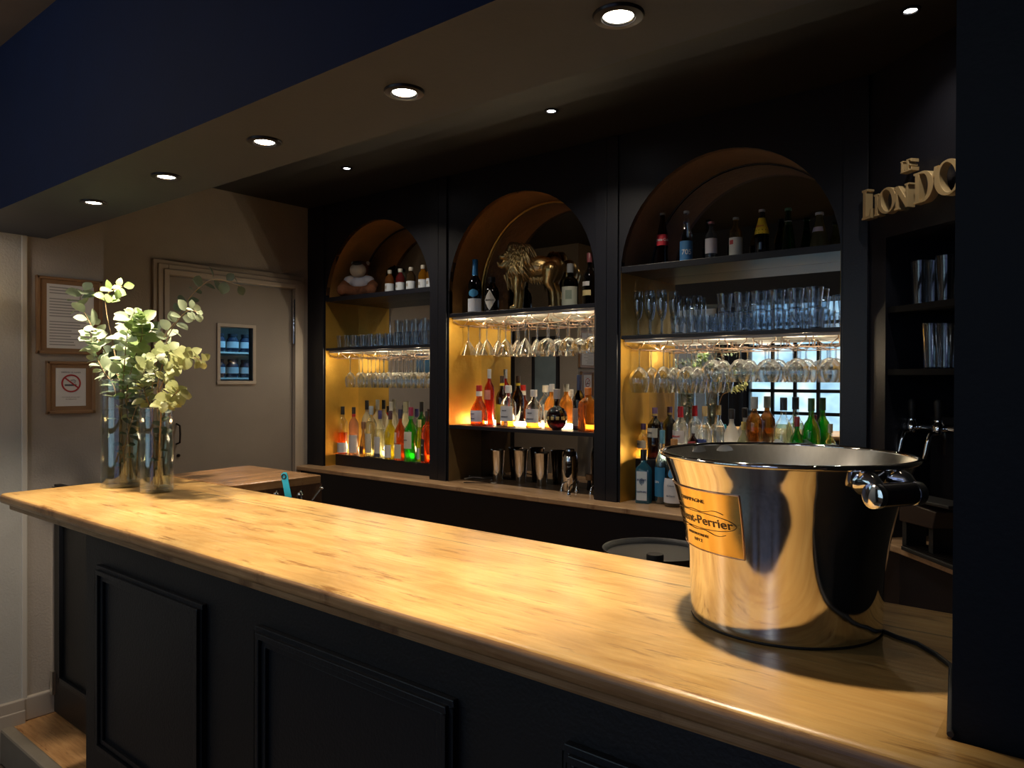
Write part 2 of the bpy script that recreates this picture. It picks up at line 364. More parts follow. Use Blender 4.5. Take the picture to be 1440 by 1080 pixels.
# store shelf seen through the pane
st = thing('storeroom_shelf', 'pale shelf lit blue seen through the small pane in the door', 'shelf', (-5.05, 2.9, 0))
for z in (1.47, 1.655, 1.86): MB().box(-.22, .12, -.7, .6, z-.012, z).build('board', M['white'], st)
MB().box(-.25, -.22, -.7, .6, 1.2, 2.0).build('back_panel', M['wall_l'], st)
k = 0
for z, n in ((1.655, 6), (1.47, 6)):
    for i in range(n):
        y = 2.58+i*.105
        if z < 1.6 and i in (0,): continue
        o = thing('preserving_jar', '%s dark jar with a white label on the %s shelf behind the door pane' % (('leftmost', 'second', 'third', 'fourth', 'fifth', 'rightmost')[i], 'upper' if z > 1.6 else 'lower'), 'jar', (-4.98, y, z), 0, 'jars in the storeroom')
        MB().lathe([(.038, 0), (.042, .01), (.042, .09), (.032, .105), (.032, .112)], 16).build('body', paint((.02, .025, .05), .2), o, smooth=40)
        MB().lathe([(.034, .112), (.034, .132)], 16).build('lid', paint((.02, .02, .03), .4), o, smooth=40)
        MB().lathe([(.043, .03), (.043, .075)], 16, caps=(False, False)).build('label', M['paper'], o, smooth=40)
# far side of the room (seen in the mirrors and the bucket)
wins = [(-3.5, -1.61), (-1.42, -1.08), (-.88, -.10), (.02, .42)]; WB = [.80, .02, .02, .02]
ys0, ys1 = -2.4, -2.2
xs_ = [-4.5]+[v for w in wins for v in w]+[3.2]
fw = MB()
for i in range(0, len(xs_), 2): fw.box(xs_[i], xs_[i+1], ys0, ys1, -.2, ZC)
for (a, b), zb_ in zip(wins, WB): fw.box(a, b, ys0, ys1, -.2, zb_).box(a, b, ys0, ys1, 2.42, ZC)
struct('wall_front', fw, M['wall'])
m_, nt_, o_ = nodes('daylit_leaded_glass'); N_ = nt_.nodes
tc_ = N_.new('ShaderNodeTexCoord'); nn = N_.new('ShaderNodeTexNoise'); nn.inputs['Scale'].default_value = 2.6; nn.inputs['Detail'].default_value = 3
rr = N_.new('ShaderNodeValToRGB'); rr.color_ramp.elements[0].color = (.30, .52, .68, 1); rr.color_ramp.elements[0].position = .38; rr.color_ramp.elements[1].color = (.95, .93, .80, 1); rr.color_ramp.elements[1].position = .66
e1 = rr.color_ramp.elements.new(.52); e1.color = (.5, .78, .95, 1)
em_ = N_.new('ShaderNodeEmission'); em_.inputs[1].default_value = 1.3
nt_.links.new(tc_.outputs['Object'], nn.inputs['Vector']); nt_.links.new(nn.outputs['Fac'], rr.inputs[0]); nt_.links.new(rr.outputs[0], em_.inputs[0]); nt_.links.new(em_.outputs[0], o_.inputs[0])
M['daylight'] = m_; M['dusk'] = mat('curtained_glass', (.05, .06, .1), .3, emit=(.35, .45, .8), estr=.75)
for i, (a, b) in enumerate(wins):
    zb_ = WB[i]; w = struct('window_%d' % (i+1), MB().box(a-.05, a, ys1-.02, ys1+.02, zb_-.05, 2.47).box(b, b+.05, ys1-.02, ys1+.02, zb_-.05, 2.47).box(a, b, ys1-.02, ys1+.02, zb_-.05, zb_).box(a, b, ys1-.02, ys1+.02, 2.42, 2.47), M['black'])
    mu = MB(); n = round((b-a)/.27)
    for k in range(1, n): mu.box(a+k*.27-.02, a+k*.27+.02, ys1-.06, ys1-.03, zb_, 2.42)
    for k in range(1 if i == 0 else -2, 6): mu.box(a, b, ys1-.059, ys1-.031, .8+k*.27-.02, .8+k*.27+.02)
    mu.build('leading', M['black'], w)
    MB().box(a, b, ys1-.09, ys1-.08, zb_, 2.42).build('panes', M['daylight'] if i == 0 else M['dusk'], w)
cu = MB(); n = 26
poly = []
for i in range(n+1): poly.append((-3.585+.11*(.5+.5*sin(i*1.9))*.6, -1.35-.8*i/n))
for i in range(n, -1, -1): poly.append((-3.575+.11*(.5+.5*sin(i*1.9))*.6+.012, -1.35-.8*i/n))
tag(cu.prism(poly, -.1, 2.45).build('window_curtain', mat('dark_curtain', (.02, .018, .02), .9), smooth=70), 'dark floor-length curtain by the leaded window, seen in the right niche mirror', 'curtain')
def wall_frame(name, label, cat, y0, y1, z0, z1, inner, x=XN+.012):
    t = thing(name, label, cat, (x, (y0+y1)/2, (z0+z1)/2)); w, h = (y1-y0)/2, (z1-z0)/2
    f_ = MB()
    for a, b, c, d in ((-w, w, h-.03, h), (-w, w, -h, -h+.03), (-w, -w+.03, -h, h), (w-.03, w, -h, h)): f_.box(0, .025, a, b, c, d)
    f_.build('frame', M['black'], t, bevel=.003)
    MB().box(0, .01, -w+.02, w-.02, -h+.02, h-.02).build('glazing', inner, t)
    return t
wall_frame('wall_mirror', 'black-framed wall mirror on the left wall of the room', 'mirror', .35, .62, 1.2, 1.75, M['mirror'])
t = thing('framed_picture', 'dark framed glazed picture with painted blue-grey reflection, seen in the middle niche mirror', 'picture', (-3.94, 1.452, 1.45))
f_ = MB()
for a, b, c, d in ((-.15, .15, .37, .4), (-.15, .15, -.4, -.37), (-.15, -.12, -.37, .37), (.12, .15, -.37, .37)): f_.box(a, b, 0, .02, c, d)
f_.build('frame', M['black'], t, bevel=.003)
MB().box(-.14, .14, 0, .008, -.38, .38).build('print', mat('blue_grey_reflection', (.22, .30, .36), .3, var=.5, vscale=5), t)  # flat blue-grey colour stands in for the window reflected in the glass
def wall_light(x, y, z):
    t = thing('wall_lamp', 'white wall lamp on the beige wall seen in the middle niche mirror', 'lamp', (x, y, z))
    MB().lathe([(.05, 0), (.05, .015), (.03, .02)], 20).xf(Matrix.Rotation(pi/2, 4, 'Y')).build('backplate', M['trimw'], t, smooth=40)
    MB().tube([(.01, 0, 0), (.06, .03, -.04), (.11, .06, -.01), (.13, .07, .04)], .007, 8).build('arm', M['brushed'], t, smooth=60)
    MB().lathe([(.055, 0), (.035, .09)], 20, (.13, .07, .04), caps=(False, False)).build('lamp_shade', emis('shade_glow', (1, .75, .45), 3), t, smooth=40)
wall_light(XN+.012, .85, 1.72)

# ------------------------------------------------------------------ pillar in the foreground
struct('wall_pillar', MB().box(-.132, 1.1, .912, 2.0, -.1, ZC), M['navy'])

# ------------------------------------------------------------------ bar counter
YN, YF, XL, XR = .823, 1.403, -2.85, 2.6
XR = 1.1
top = MB().prism([(XL, YN), (XR, YN), (XR, .9115), (-.1325, .9115), (-.1325, YF), (-2.434, YF), (XL-.05, YF)], 1.046, 1.08)
ct = top.build('bar_countertop', M['counter'], bevel=.013, seg=4, smooth=30)
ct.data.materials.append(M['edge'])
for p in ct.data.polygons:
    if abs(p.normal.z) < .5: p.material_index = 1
tag(ct, 'long waxed oak countertop with worn patches running across the picture', 'countertop')
MB().prism([(XL+.03, YN+.02), (XR, YN+.02), (XR, YN+.045), (XL+.055, YN+.045), (XL+.01, YF-.02), (XL-.02, YF-.02)], 1.026, 1.047).build('edge_moulding', M['edge'], ct, bevel=.006)
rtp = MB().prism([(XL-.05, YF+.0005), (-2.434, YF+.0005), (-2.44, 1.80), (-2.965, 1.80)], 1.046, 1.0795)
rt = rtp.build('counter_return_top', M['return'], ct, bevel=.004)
MB().box(-2.46, -2.436, YF+.02, 1.80, .78, 1.046).box(-2.93, -2.46, 1.776, 1.80, .78, 1.046).build('return_apron', M['apron'], ct)
YB0 = .868
bb = tag(MB().prism([(-2.268, YB0), (XR, YB0), (XR, .911), (-.133, .911), (-.133, 1.38), (-2.268, 1.38)], -.14, 1.0458).build('bar_counter', M['barfront']), 'black panelled front of the bar counter', 'bar')
for i, (x0, x1) in enumerate(((-2.17, -1.60), (-1.385, -.815), (-.60, -.03), (.185, .755))):
    z0, z1 = .16, .947
    z0 = .43 if i == 0 else .30
    z0 = .435
    pm = MB()
    for off, d in ((0, .012), (.011, .019), (.026, .012)):
        a0, a1, c0, c1 = x0+off, x1-off, z0+off, z1-off; w = .012
        y0 = YB0-d
        pm.box(a0, a1, y0, YB0, c1-w, c1).box(a0, a1, y0, YB0, c0, c0+w).box(a0, a0+w, y0, YB0, c0+w, c1-w).box(a1-w, a1, y0, YB0, c0+w, c1-w)
    pm.build('panel_moulding', M['panel'], bb, bevel=.002)
    MB().box(x0+.036, x1-.036, YB0-.0035, YB0, z0+.036, z1-.036).build('panel', M['panel'], bb)
MB().box(-2.268, XR, YB0-.012, YB0, -.14, .02).build('plinth', M['barfront'], bb, bevel=.003)
gt = tag(MB().box(-3.565, -2.275, 1.235, 1.262, .012, 1.0).build('bar_gate', M['barfront'], bevel=.002), 'black low gate between the left wall and the bar', 'gate')
gm = MB()
for a0, a1, c0, c1, d in ((-3.49, -2.35, .16, .95, .012), (-3.475, -2.365, .175, .935, .017)):
    gm.box(a0, a1, 1.235-d, 1.235, c1-.014, c1).box(a0, a1, 1.235-d, 1.235, c0, c0+.014).box(a0, a0+.014, 1.235-d, 1.235, c0, c1).box(a1-.014, a1, 1.235-d, 1.235, c0, c1)
gm.build('panel_moulding', M['panel'], gt, bevel=.002)
for z0, z1 in ((.09, .19), (.93, .99)):
    MB().box(-3.568, -3.548, 1.222, 1.2352, z0, z1).tube([(-3.571, 1.228, z0), (-3.571, 1.228, z1)], .007, 8).build('hinge', M['brushed'], gt)
# worktop behind the counter
tag(MB().box(-2.42, -.14, 1.41, 1.98, .86, .90).box(-2.40, -.16, 1.41, 1.93, 0, .86).build('under_bar_worktop', M['black'], bevel=.003), 'black working surface behind the countertop', 'worktop')

# ------------------------------------------------------------------ back bar
YB, YM = 3.105, 3.39       # front face, mirror face
NX = [(-4.164, -3.157), (-2.999, -1.999), (-1.849, -.843)]
PX = [-4.351, -3.078, -1.924, -.739]
SPR, RAD = 1.975, .5
LEDZ = .8685
lg = MB().prism([(-4.345, 2.979), (-.66, 2.979), (-.593, 2.924), (-.16, 2.47), (.15, 2.47), (.15, 2.9), (-.55, 3.39), (-4.345, 3.39)], LEDZ-.026, LEDZ)
ledge = tag(lg.build('back_bar_ledge', M['ledge'], bevel=.004), 'narrow oak ledge running along the foot of the back bar niches', 'ledge')
tag(MB().prism([(-4.345, 3.02), (-.66, 3.02), (-.6, 2.98), (-.14, 2.52), (.1, 2.52), (.1, 3.39), (-4.345, 3.39)], .0, LEDZ-.027).build('back_bar_cabinet', M['black']), 'black cupboard base under the oak ledge', 'cabinet')
def arch_pts(x0, x1, z0, n=28, r=None):
    cx = (x0+x1)/2; r = r or (x1-x0)/2
    return [(x0, z0)]+[(cx-r*cos(pi*i/n), SPR+r*sin(pi*i/n)) for i in range(n+1)]+[(x1, z0)]
def dedupe(p):
    o = [p[0]]
    for q in p[1:]:
        if hypot(q[0]-o[-1][0], q[1]-o[-1][1]) > 1e-4: o.append(q)
    return o
def yz_loft(pts, y0, y1, t):
    """strip following pts (x,z) from depth y0 to y1, thickness t outwards"""
    mb = MB(); n = len(pts); q = []
    for i, (x, z) in enumerate(pts):
        a = pts[max(i-1, 0)]; b = pts[min(i+1, n-1)]; dx, dz = b[0]-a[0], b[1]-a[1]; l = hypot(dx, dz); q.append((x-dz/l*t, z+dx/l*t))
    vs = []
    for (x, z), (u, w) in zip(pts, q): vs += [(x, y0, z), (x, y1, z), (u, y1, w), (u, y0, w)]
    fs = []
    for i in range(n-1):
        o = i*4; p = o+4
        for k in range(4): fs.append((o+k, o+(k+1) % 4, p+(k+1) % 4, p+k))
    fs += [(0, 1, 2, 3), ((n-1)*4+3, (n-1)*4+2, (n-1)*4+1, (n-1)*4)]
    return mb.add(vs, fs)
names = ['left', 'middle', 'right']
for i, (x0, x1) in enumerate(NX):
    u = thing('arched_shelf_unit', 'black arched back bar niche with gold lining, %s of the three' % names[i], 'shelving', ((x0+x1)/2, YB, LEDZ), 0, 'arched back bar niches')
    inv = Matrix.Translation((-(x0+x1)/2, -YB, -LEDZ))
    pl, pr = PX[i], PX[i+1]
    ar = arch_pts(x0, x1, LEDZ)
    fp = MB()
    # front panel with the arched opening
    vs = []; fs = []
    for y in (YB, YB+.03):
        for x, z in ar: vs.append((x, y, z))
        for x, z in ar: vs.append((pl if x <= (x0+x1)/2 else pr, y, z) if z <= SPR+1e-6 else (x if False else pl+(pr-pl)*(x-x0)/(x1-x0), y, ZC-.002))
    n = len(ar); o2 = 2*n
    for k in range(n-1):
        fs.append((k, k+1, n+k+1, n+k)); fs.append((o2+k+1, o2+k, o2+n+k, o2+n+k+1)); fs.append((k+1, k, o2+k, o2+k+1))
    fp.add(vs, fs).xf(inv).build('front_panel', M['black'], u)
    for xa, xb in ((pl+.001 if i else pl, x0-.012 if i else x0-.01), (x1+.012 if i < 2 else x1+.01, pr-.001)):
        if xb-xa > .04: MB().box(xa, xb, YB-.012, YB, LEDZ, ZC-.003).xf(inv).build('pilaster', M['black'], u, bevel=.002)
    # linings
    gm_ = M['gold']
    zb = LEDZ
    split = {0: 2.0, 1: 1.82, 2: 1.99}[i]
    if i == 1:
        zb = 1.178
        for xa, xb in ((x0-.008, x0+.001), (x1-.001, x1+.008)): MB().box(xa, xb, YB+.002, YM, LEDZ, zb).xf(inv).build('lower_lining', M['shadegold'], u)
    MB().box(x0-.008, x0+.001, YB+.002, YM, zb, split).xf(inv).build('left_lining', gm_, u)
    MB().box(x1-.001, x1+.008, YB+.002, YM, zb, split).xf(inv).build('right_lining', gm_, u)
    pts = dedupe([(x, max(z, split)) for x, z in ar])
    yz_loft(pts, YB+.002, YM, .008).xf(inv).build('arch_lining', M['archgold'] if i < 2 else M['archbrown'], u, smooth=30)
    # bead at the mirror
    pts2 = dedupe([(x, max(z, split)) for x, z in arch_pts(x0+.008, x1-.008, LEDZ)])
    MB().tube([(x, YM-.006, z) for x, z in pts2], .007 if i == 1 else .0025, 8).xf(inv).build('arch_bead', M['goldbead'] if i == 1 else M['black'], u, smooth=60)
    mp_ = arch_pts(x0, x1, LEDZ)
    up_ = [(x, z) for x, z in mp_ if z > LEDZ+.01]; up_ = [(x0, split)]+[p_ for p_ in up_ if p_[1] > split+.001]+[(x1, split)]
    for pg, nm, mt_ in (([(x0, zb), (x0, split), (x1, split), (x1, zb)], 'back_mirror', M['mirror']), (up_, 'arch_back_panel', M['darkmirror']), ([(x0, LEDZ), (x0, zb), (x1, zb), (x1, LEDZ)], 'lower_back_panel', M['darkmirror'])):  # lower mirror tinted dark so the reflection below the shelf stays dim
        if abs(pg[0][1]-pg[1][1]) < .01: continue
        mm = MB(); mm.prism(pg, 0, .008)
        mm.xf(inv @ Matrix.Translation((0, YM+.008, 0)) @ Matrix.Rotation(pi/2, 4, 'X')).build(nm, mt_, u)
    def shelf(name, z, y0=YB+.004, th=.024, m=M['black'], y1=YM-.001): return MB().box(x0+.001, x1-.001, y0, y1, z-th, z).xf(inv).build(name, m, u, bevel=.0015)
    shelf('arch_shelf', {0: 2.015, 1: 1.844, 2: 2.009}[i], th=.03 if i != 1 else .022)
    zr = {0: 1.671, 1: 1.844-.022, 2: 1.676}[i]
    if i != 1: shelf('glass_shelf', zr, th=.018); zr -= .018
    MB().box(x0+.004, x1-.004, YB+.03, YM-.003, zr-.012, zr).xf(inv).build('white_underside', M['white'], u)
    if i == 0:
        MB().box(x0+.001, x1-.001, 3.19, YM-.001, LEDZ, .945).xf(inv).build('bottle_plinth', M['black'], u, bevel=.002)
        MB().box(x0+.05, x1-.02, 3.362, 3.385, .945, .965).xf(inv).build('light_strip', M['led'], u)
    if i == 1:
        shelf('bottle_shelf', 1.197, th=.02)
        MB().box(x0+.04, x1-.02, 3.36, 3.385, 1.197, 1.215).xf(inv).build('light_strip', M['led'], u)
    if i == 2:
        MB().box(x0+.001, x1-.001, 3.25, YM-.001, LEDZ, 1.07).xf(inv).build('bottle_plinth', M['black'], u, bevel=.002)
        MB().box(x0+.02, x1-.02, 3.362, 3.385, 1.07, 1.09).xf(inv).build('light_strip', M['ledsoft'], u)

# stemware racks
def rack(i, nslots, zr, x0, x1):
    t = thing('stemware_rack', 'coppery wire stemware rack under the shelf in the %s niche' % names[i], 'rack', ((x0+x1)/2, 3.25, zr), 0, 'stemware racks')
    sp = (x1-x0)/nslots; xs = []
    for k in range(nslots):
        cx = x0+sp*(k+.5)-(x0+x1)/2; xs.append(cx+(x0+x1)/2)
        w = sp*.42
        for s in (-1, 1):
            a = cx+s*(w-.004) ; b = cx+s*.012*1.0
            MB().tube([(a, -.12, 0), (a, -.12, -.012), (b, -.105, -.036), (b, .0, -.038), (b, .11, -.038), (b, .12, -.02), (b, .12, 0)], .0022, 6).build('wire_rail', M['copper'], t, smooth=60)
    MB().tube([(-(x1-x0)/2+.01, -.06, -.0415), ((x1-x0)/2-.01, -.06, -.0415)], .0022, 6).build('cross_wire', M['copper'], t, smooth=60)
    return xs

# ------------------------------------------------------------------ glassware
def shell(prof, th=.0016):
    """open vessel: outer profile then back down the inside"""
    inn = [(max(r-th, .0005), z) for r, z in reversed(prof)]
    return prof+inn
def stem_protos():
    P = {}
    def mk(key, name, bowl, stem, foot):
        t = thing(name, 'unplaced glass of its kind', 'glass')
        MB().lathe(shell(bowl), 20, caps=(False, True)).build('bowl', M['glass'], t, smooth=50)
        MB().lathe(stem, 10).build('stem', M['glassthick'], t, smooth=60)
        MB().lathe(foot, 20).build('foot', M['glass'], t, smooth=50)
        P[key] = t
    ft = lambda r: [(r, 0), (r, .0025), (r*.5, .004), (.006, .009)]
    mk('wine', 'wine_glass', [(.004, .085), (.020, .092), (.043, .118), (.052, .145), (.046, .18), (.037, .212)], [(.005, .008), (.0035, .03), (.0035, .075), (.006, .09)], ft(.034))
    mk('small', 'wine_glass', [(.004, .082), (.016, .088), (.028, .108), (.03, .125), (.027, .15), (.0245, .165)], [(.005, .008), (.003, .03), (.003, .07), (.005, .085)], ft(.03))
    mk('martini', 'cocktail_glass', [(.003, .075), (.016, .09), (.036, .125), (.047, .15)], [(.005, .008), (.0035, .03), (.0035, .07), (.004, .08)], ft(.036))
    mk('coupe', 'coupe_glass', [(.003, .078), (.02, .083), (.038, .1), (.045, .125), (.046, .14)], [(.005, .008), (.0035, .03), (.0035, .07), (.004, .08)], ft(.036))
    mk('balloon', 'balloon_glass', [(.004, .055), (.025, .062), (.046, .09), (.051, .112), (.046, .14), (.038, .158)], [(.005, .008), (.004, .03), (.004, .05), (.006, .06)], ft(.034))
    mk('flute', 'champagne_flute', [(.004, .075), (.012, .085), (.021, .12), (.024, .16), (.022, .215)], [(.005, .008), (.0035, .03), (.0035, .07), (.005, .08)], ft(.03))
    def tb(key, name, r0, r1, h):
        t = thing(name, 'unplaced glass of its kind', 'glass')
        MB().lathe(shell([(r0, .006), (r0*1.01, .02), (r1, h)], .002), 20, caps=(False, True)).build('wall', M['tumbler'], t, smooth=50)
        MB().lathe([(r0*.93, 0), (r0, .003), (r0, .008)], 20).build('base', M['glassthick'], t, smooth=50)
        P[key] = t
    tb('tumbler', 'tumbler_glass', .027, .034, .085)
    tb('pint', 'beer_glass', .028, .038, .165)
    return P
PG = stem_protos()
for t in PG.values(): note_children(t)
used = set()
def put_glass(kind, loc, label, group, flip=False, rz=0):
    p = PG[kind]
    if kind not in used: o = p; used.add(kind)
    else: o = copy_tree(p)
    o.location = loc; o.rotation_euler = (pi, 0, 0) if flip else (0, 0, rz)
    tag(o, label, 'glass', group); return o
ORD = ['first', 'second', 'third', 'fourth', 'fifth', 'sixth', 'seventh', 'eighth', 'ninth', 'tenth', 'eleventh', 'twelfth']
NX0, NX1, NX2 = NX
def hang(i, xs, zr, kinds, rows, desc):
    zf = zr-.034
    for k, x in enumerate(xs):
        kd = kinds[k]
        if not kd: continue
        for r_, y in enumerate(rows):
            xx = x+random.uniform(-.004, .004)
            put_glass(kd, (xx, y+random.uniform(-.004, .004), zf), '%s hanging upside down, %s slot from the left, %s row, %s niche' % (desc[kd], ORD[k], ('front', 'second', 'rear')[r_], names[i]), 'glasses hanging in the %s niche' % names[i], flip=True).scale = [(1.22, 1.15, 1.0)[i]]*3
desc = {'wine': 'large wine glass', 'small': 'small wine glass', 'martini': 'conical cocktail glass', 'coupe': 'coupe glass', 'balloon': 'round balloon glass'}
z0_, z1_, z2_ = 1.671-.03, 1.822-.012, 1.676-.03
xs0 = rack(0, 8, z0_, *NX0); xs1 = rack(1, 7, z1_, *NX1); xs2 = rack(2, 8, z2_, *NX2)
hang(0, xs0, z0_, ['', 'small', 'small', 'small', 'small', 'small', 'small', 'small'], (3.17, 3.245, 3.32), desc)
hang(1, xs1, z1_, ['martini', 'martini', 'martini', 'martini', 'coupe', 'coupe', 'coupe'], (3.19, 3.295), desc)
hang(2, xs2, z2_, ['wine', 'wine', 'wine', 'balloon', 'balloon', 'balloon', 'balloon', 'balloon'], (3.18, 3.285), desc)
# standing glasses, left niche
for r_, y in enumerate((3.165, 3.24, 3.315)):
    for k in range(11):
        put_glass('tumbler', (-4.07+k*.082+(.02 if r_ == 1 else 0), y, 1.671), 'short tumbler on the left niche glass shelf, %s from the left, %s row' % (ORD[k], ('front', 'middle', 'rear')[r_]), 'tumblers in the left niche')
for r_, y in enumerate((3.24, 3.315)):
    for k in range(6):
        if k == 0 and r_ == 0: continue
        put_glass('tumbler', (-3.66+k*.085, y, 1.758), 'short tumbler stacked on the others in the left niche, %s from the left, %s row' % (ORD[k], ('front', 'rear')[r_]), 'stacked tumblers in the left niche')
# right niche
for r_, y in enumerate((3.17, 3.26)):
    for k in range(3):
        put_glass('flute', (-1.79+k*.062+r_*.02, y, 1.676), 'tall stemmed flute at the left end of the right niche shelf, %s one, %s row' % (ORD[k], ('front', 'rear')[r_]), 'flutes in the right niche')
for r_, y in enumerate((3.165, 3.245, 3.325)):
    for k in range(9):
        put_glass('tumbler', (-1.58+k*.078, y, 1.676), 'short tumbler on the right niche glass shelf, %s from the left, %s row' % (ORD[k], ('front', 'middle', 'rear')[r_]), 'tumblers in the right niche')
for r_, y in enumerate((3.165, 3.245)):
    for k in range(6):
        put_glass('tumbler', (-1.35+k*.078, y, 1.763), 'tumbler on the upper layer of the right niche stack, %s from the left, %s row' % (ORD[k], ('front', 'rear')[r_]), 'stacked tumblers in the right niche')

# ------------------------------------------------------------------ bottles
PROF = {  # radius fraction, height fraction of the whole bottle; the cap sits on top
 'spirit': [(.92, 0), (1, .012), (1, .60), (.94, .665), (.70, .72), (.42, .765), (.32, .80), (.32, .93)],
 'round':  [(.92, 0), (1, .012), (1, .50), (.95, .57), (.72, .65), (.45, .70), (.31, .75), (.31, .92)],
 'wine':   [(.92, 0), (1, .012), (1, .52), (.92, .585), (.62, .65), (.40, .70), (.345, .76), (.345, .93)],
 'stub':   [(.92, 0), (1, .02), (1, .58), (.88, .68), (.55, .77), (.38, .84), (.38, .95)],
 'soda':   [(.88, 0), (.98, .02), (1, .06), (.90, .22), (.86, .30), (.97, .42), (1, .5), (.84, .64), (.58, .78), (.42, .88), (.40, .96)],
 'beer':   [(.92, 0), (1, .015), (1, .5), (.95, .56), (.70, .68), (.48, .80), (.40, .9), (.40, .96)],
 'pear':   [(.88, 0), (1, .03), (1.0, .12), (.92, .25), (.72, .48), (.48, .70), (.36, .84), (.36, .95)],
 'bell':   [(.85, 0), (1, .03), (1, .30), (.94, .40), (.70, .52), (.45, .60), (.32, .68), (.30, .90)],
 'sphere': [(.45, 0), (.48, .03), (.72, .07), (.93, .17), (1, .29), (.93, .42), (.70, .52), (.34, .57), (.27, .60), (.25, .86)],
 'square': [(.90, 0), (1, .012), (1, .60), (.90, .66), (.55, .72), (.36, .75), (.36, .90)],
 'flat':   [(.92, 0), (1, .012), (1, .58), (.90, .64), (.6, .69), (.38, .72), (.36, .90)],
}
def pr_r(prof, z):
    for (r0, z0), (r1, z1) in zip(prof, prof[1:]):
        if z0 <= z <= z1: return r0+(r1-r0)*(z-z0)/max(z1-z0, 1e-6)
    return prof[-1][0]
def bottle(label, x, y, z, h, r, style, col, cap, lab=None, name='liquor_bottle', fill=None, air=None, capf=1.1, rz=-.35, group=None, body=.35, lab2=None, text=None, tcol=None, tsize=.012, seal=None, sq=0, capz=None, ay=1., clear=False):
    """lab: (z0, z1, halfangle, colour) as fractions; fill: liquid level and colour"""
    t = thing(name, label, 'bottle', (x, y, z), rz, group)
    P = [(a*r, b*h) for a, b in PROF[style]]
    if style in ('square',): sq = sq or 6
    gm = M['glass'] if clear else liquid(col, body)
    MB().lathe(P, 24, sq=sq, ay=ay).build('glass_body', gm, t, smooth=40)
    if fill:
        lv, fc = fill
        Q = [(a*r*.93, max(b*h, .004)) for a, b in PROF[style] if b < lv]; Q.append((pr_r(PROF[style], lv)*r*.93, lv*h))
        MB().lathe(Q, 24, sq=sq, ay=ay).build('liquid', liquid(fc, .3), t, smooth=40)
    ztop = P[-1][1]; cz = capz if capz is not None else (h-.011 if name == 'soda_bottle' else ztop-h*.10)
    if name == 'soda_bottle': P_ext = MB().lathe([(P[-1][0], ztop-.001), (P[-1][0], h-.009)], 16).build('neck', gm, t, smooth=40)
    cr = P[-1][0]*capf+.001
    MB().lathe([(cr, cz), (cr*1.0, cz+.002), (cr, h-.002), (cr*.9, h)], 16).build('cap', paint(cap, .35), t, smooth=40)
    if seal: MB().lathe([(cr*1.03, seal[0]*h), (cr*1.03, seal[1]*h)], 16, caps=(False, False)).build('neck_band', paint(seal[2]), t, smooth=40)
    def patch(z0, z1, ha, colr, nm='label', shape=None):
        mb = MB(); vs = []; fs = []; n = 12; mrows = 6
        for j in range(mrows+1):
            zz = z0+(z1-z0)*j/mrows; f_ = 1.
            if shape == 'diamond': f_ = 1-abs(2*j/mrows-1)*.92
            if shape == 'oval': f_ = sqrt(max(0.03, 1-(2*j/mrows-1)**2))
            for k in range(n+1):
                a = -pi/2+(-ha+2*ha*k/n)*f_
                q = 1.
                if sq: q = (abs(cos(a))**sq+abs(sin(a))**sq)**(-1/sq)
                rr_ = (pr_r(PROF[style], zz)*r+.0012)*q
                vs.append((rr_*cos(a), (rr_*sin(a))*ay-(.001 if sq else 0), zz*h))
        for j in range(mrows):
            for k in range(n): fs.append((j*(n+1)+k, j*(n+1)+k+1, (j+1)*(n+1)+k+1, (j+1)*(n+1)+k))
        return mb.add(vs, fs).build(nm, paint(colr, .6), t, smooth=60)
    lo = None
    if lab: lo = patch(lab[0], lab[1], lab[2], lab[3], 'label', lab[4] if len(lab) > 4 else None)
    if lab2: patch(lab2[0], lab2[1], lab2[2], lab2[3], 'neck_label' if lab2[0] > .5 else 'emblem', lab2[4] if len(lab2) > 4 else None)
    if text and lo is not None:
        tz = [text] if isinstance(text, str) else text
        for q_, s_ in enumerate(tz):
            zc = ((lab[0]+lab[1])/2 if len(tz) == 1 else lab[1]-(lab[1]-lab[0])*(q_+.7)/(len(tz)+.4))*h
            tm = text_mb(s_, tsize, .0003, bold=.0002)
            if sq:
                tm.v = [(a, -(r*ay+.0028)-c, zc+b) for a, b, c in tm.v]
            else: wrap(tm, lambda zz: pr_r(PROF[style], zz/h)*r+.002, zc)
            tm.build('lettering', paint(tcol or (.05, .05, .08), .6), lo)
    return t
CR_ = (.80, .78, .70); WH = (.80, .80, .82); BK = (.015, .013, .015); NV = (.03, .04, .14); GD = (.55, .38, .12); RD = (.5, .03, .03)
def zy(px, Y): return atY(px, 560, Y).x
# -- sodas on the top shelf of the right niche
ZA3 = 2.009; YS = 3.265
def hpx(px, ytop, Y, z): return atY(px, ytop, Y).z - z
G = 'soda bottles on the top shelf'
bottle('dark cola bottle with a red label, leftmost on the top right shelf', zy(930.5, YS), YS, ZA3, hpx(930.5, 300, YS, ZA3), .028, 'soda', (.09, .018, .008), (.25, .24, .23), (.40, .60, pi, (.62, .03, .06)), 'soda_bottle', group=G, text='Coca-Cola', tcol=(.85, .85, .85), tsize=.018, capf=1.1, body=.2, rz=.45)
bottle('clear bottle with a bright blue label marked 705, second on the top right shelf', zy(964, YS), YS, ZA3, hpx(964, 297, YS, ZA3), .029, 'beer', (.8, .85, .88), (.5, .52, .52), (.02, .44, pi, (.07, .25, .55)), 'soda_bottle', group=G, text='705', tcol=(.85, .88, .9), tsize=.034, capf=1.1, clear=True, rz=.5)
bottle('clear juice bottle with a pink cap and pale label on the top right shelf', zy(999, YS), YS, ZA3, hpx(999, 312, YS, ZA3), .027, 'stub', (.55, .58, .62), (.50, .22, .24), (.22, .58, pi, (.62, .60, .66)), 'soda_bottle', group=G, capf=1.25, body=.3)
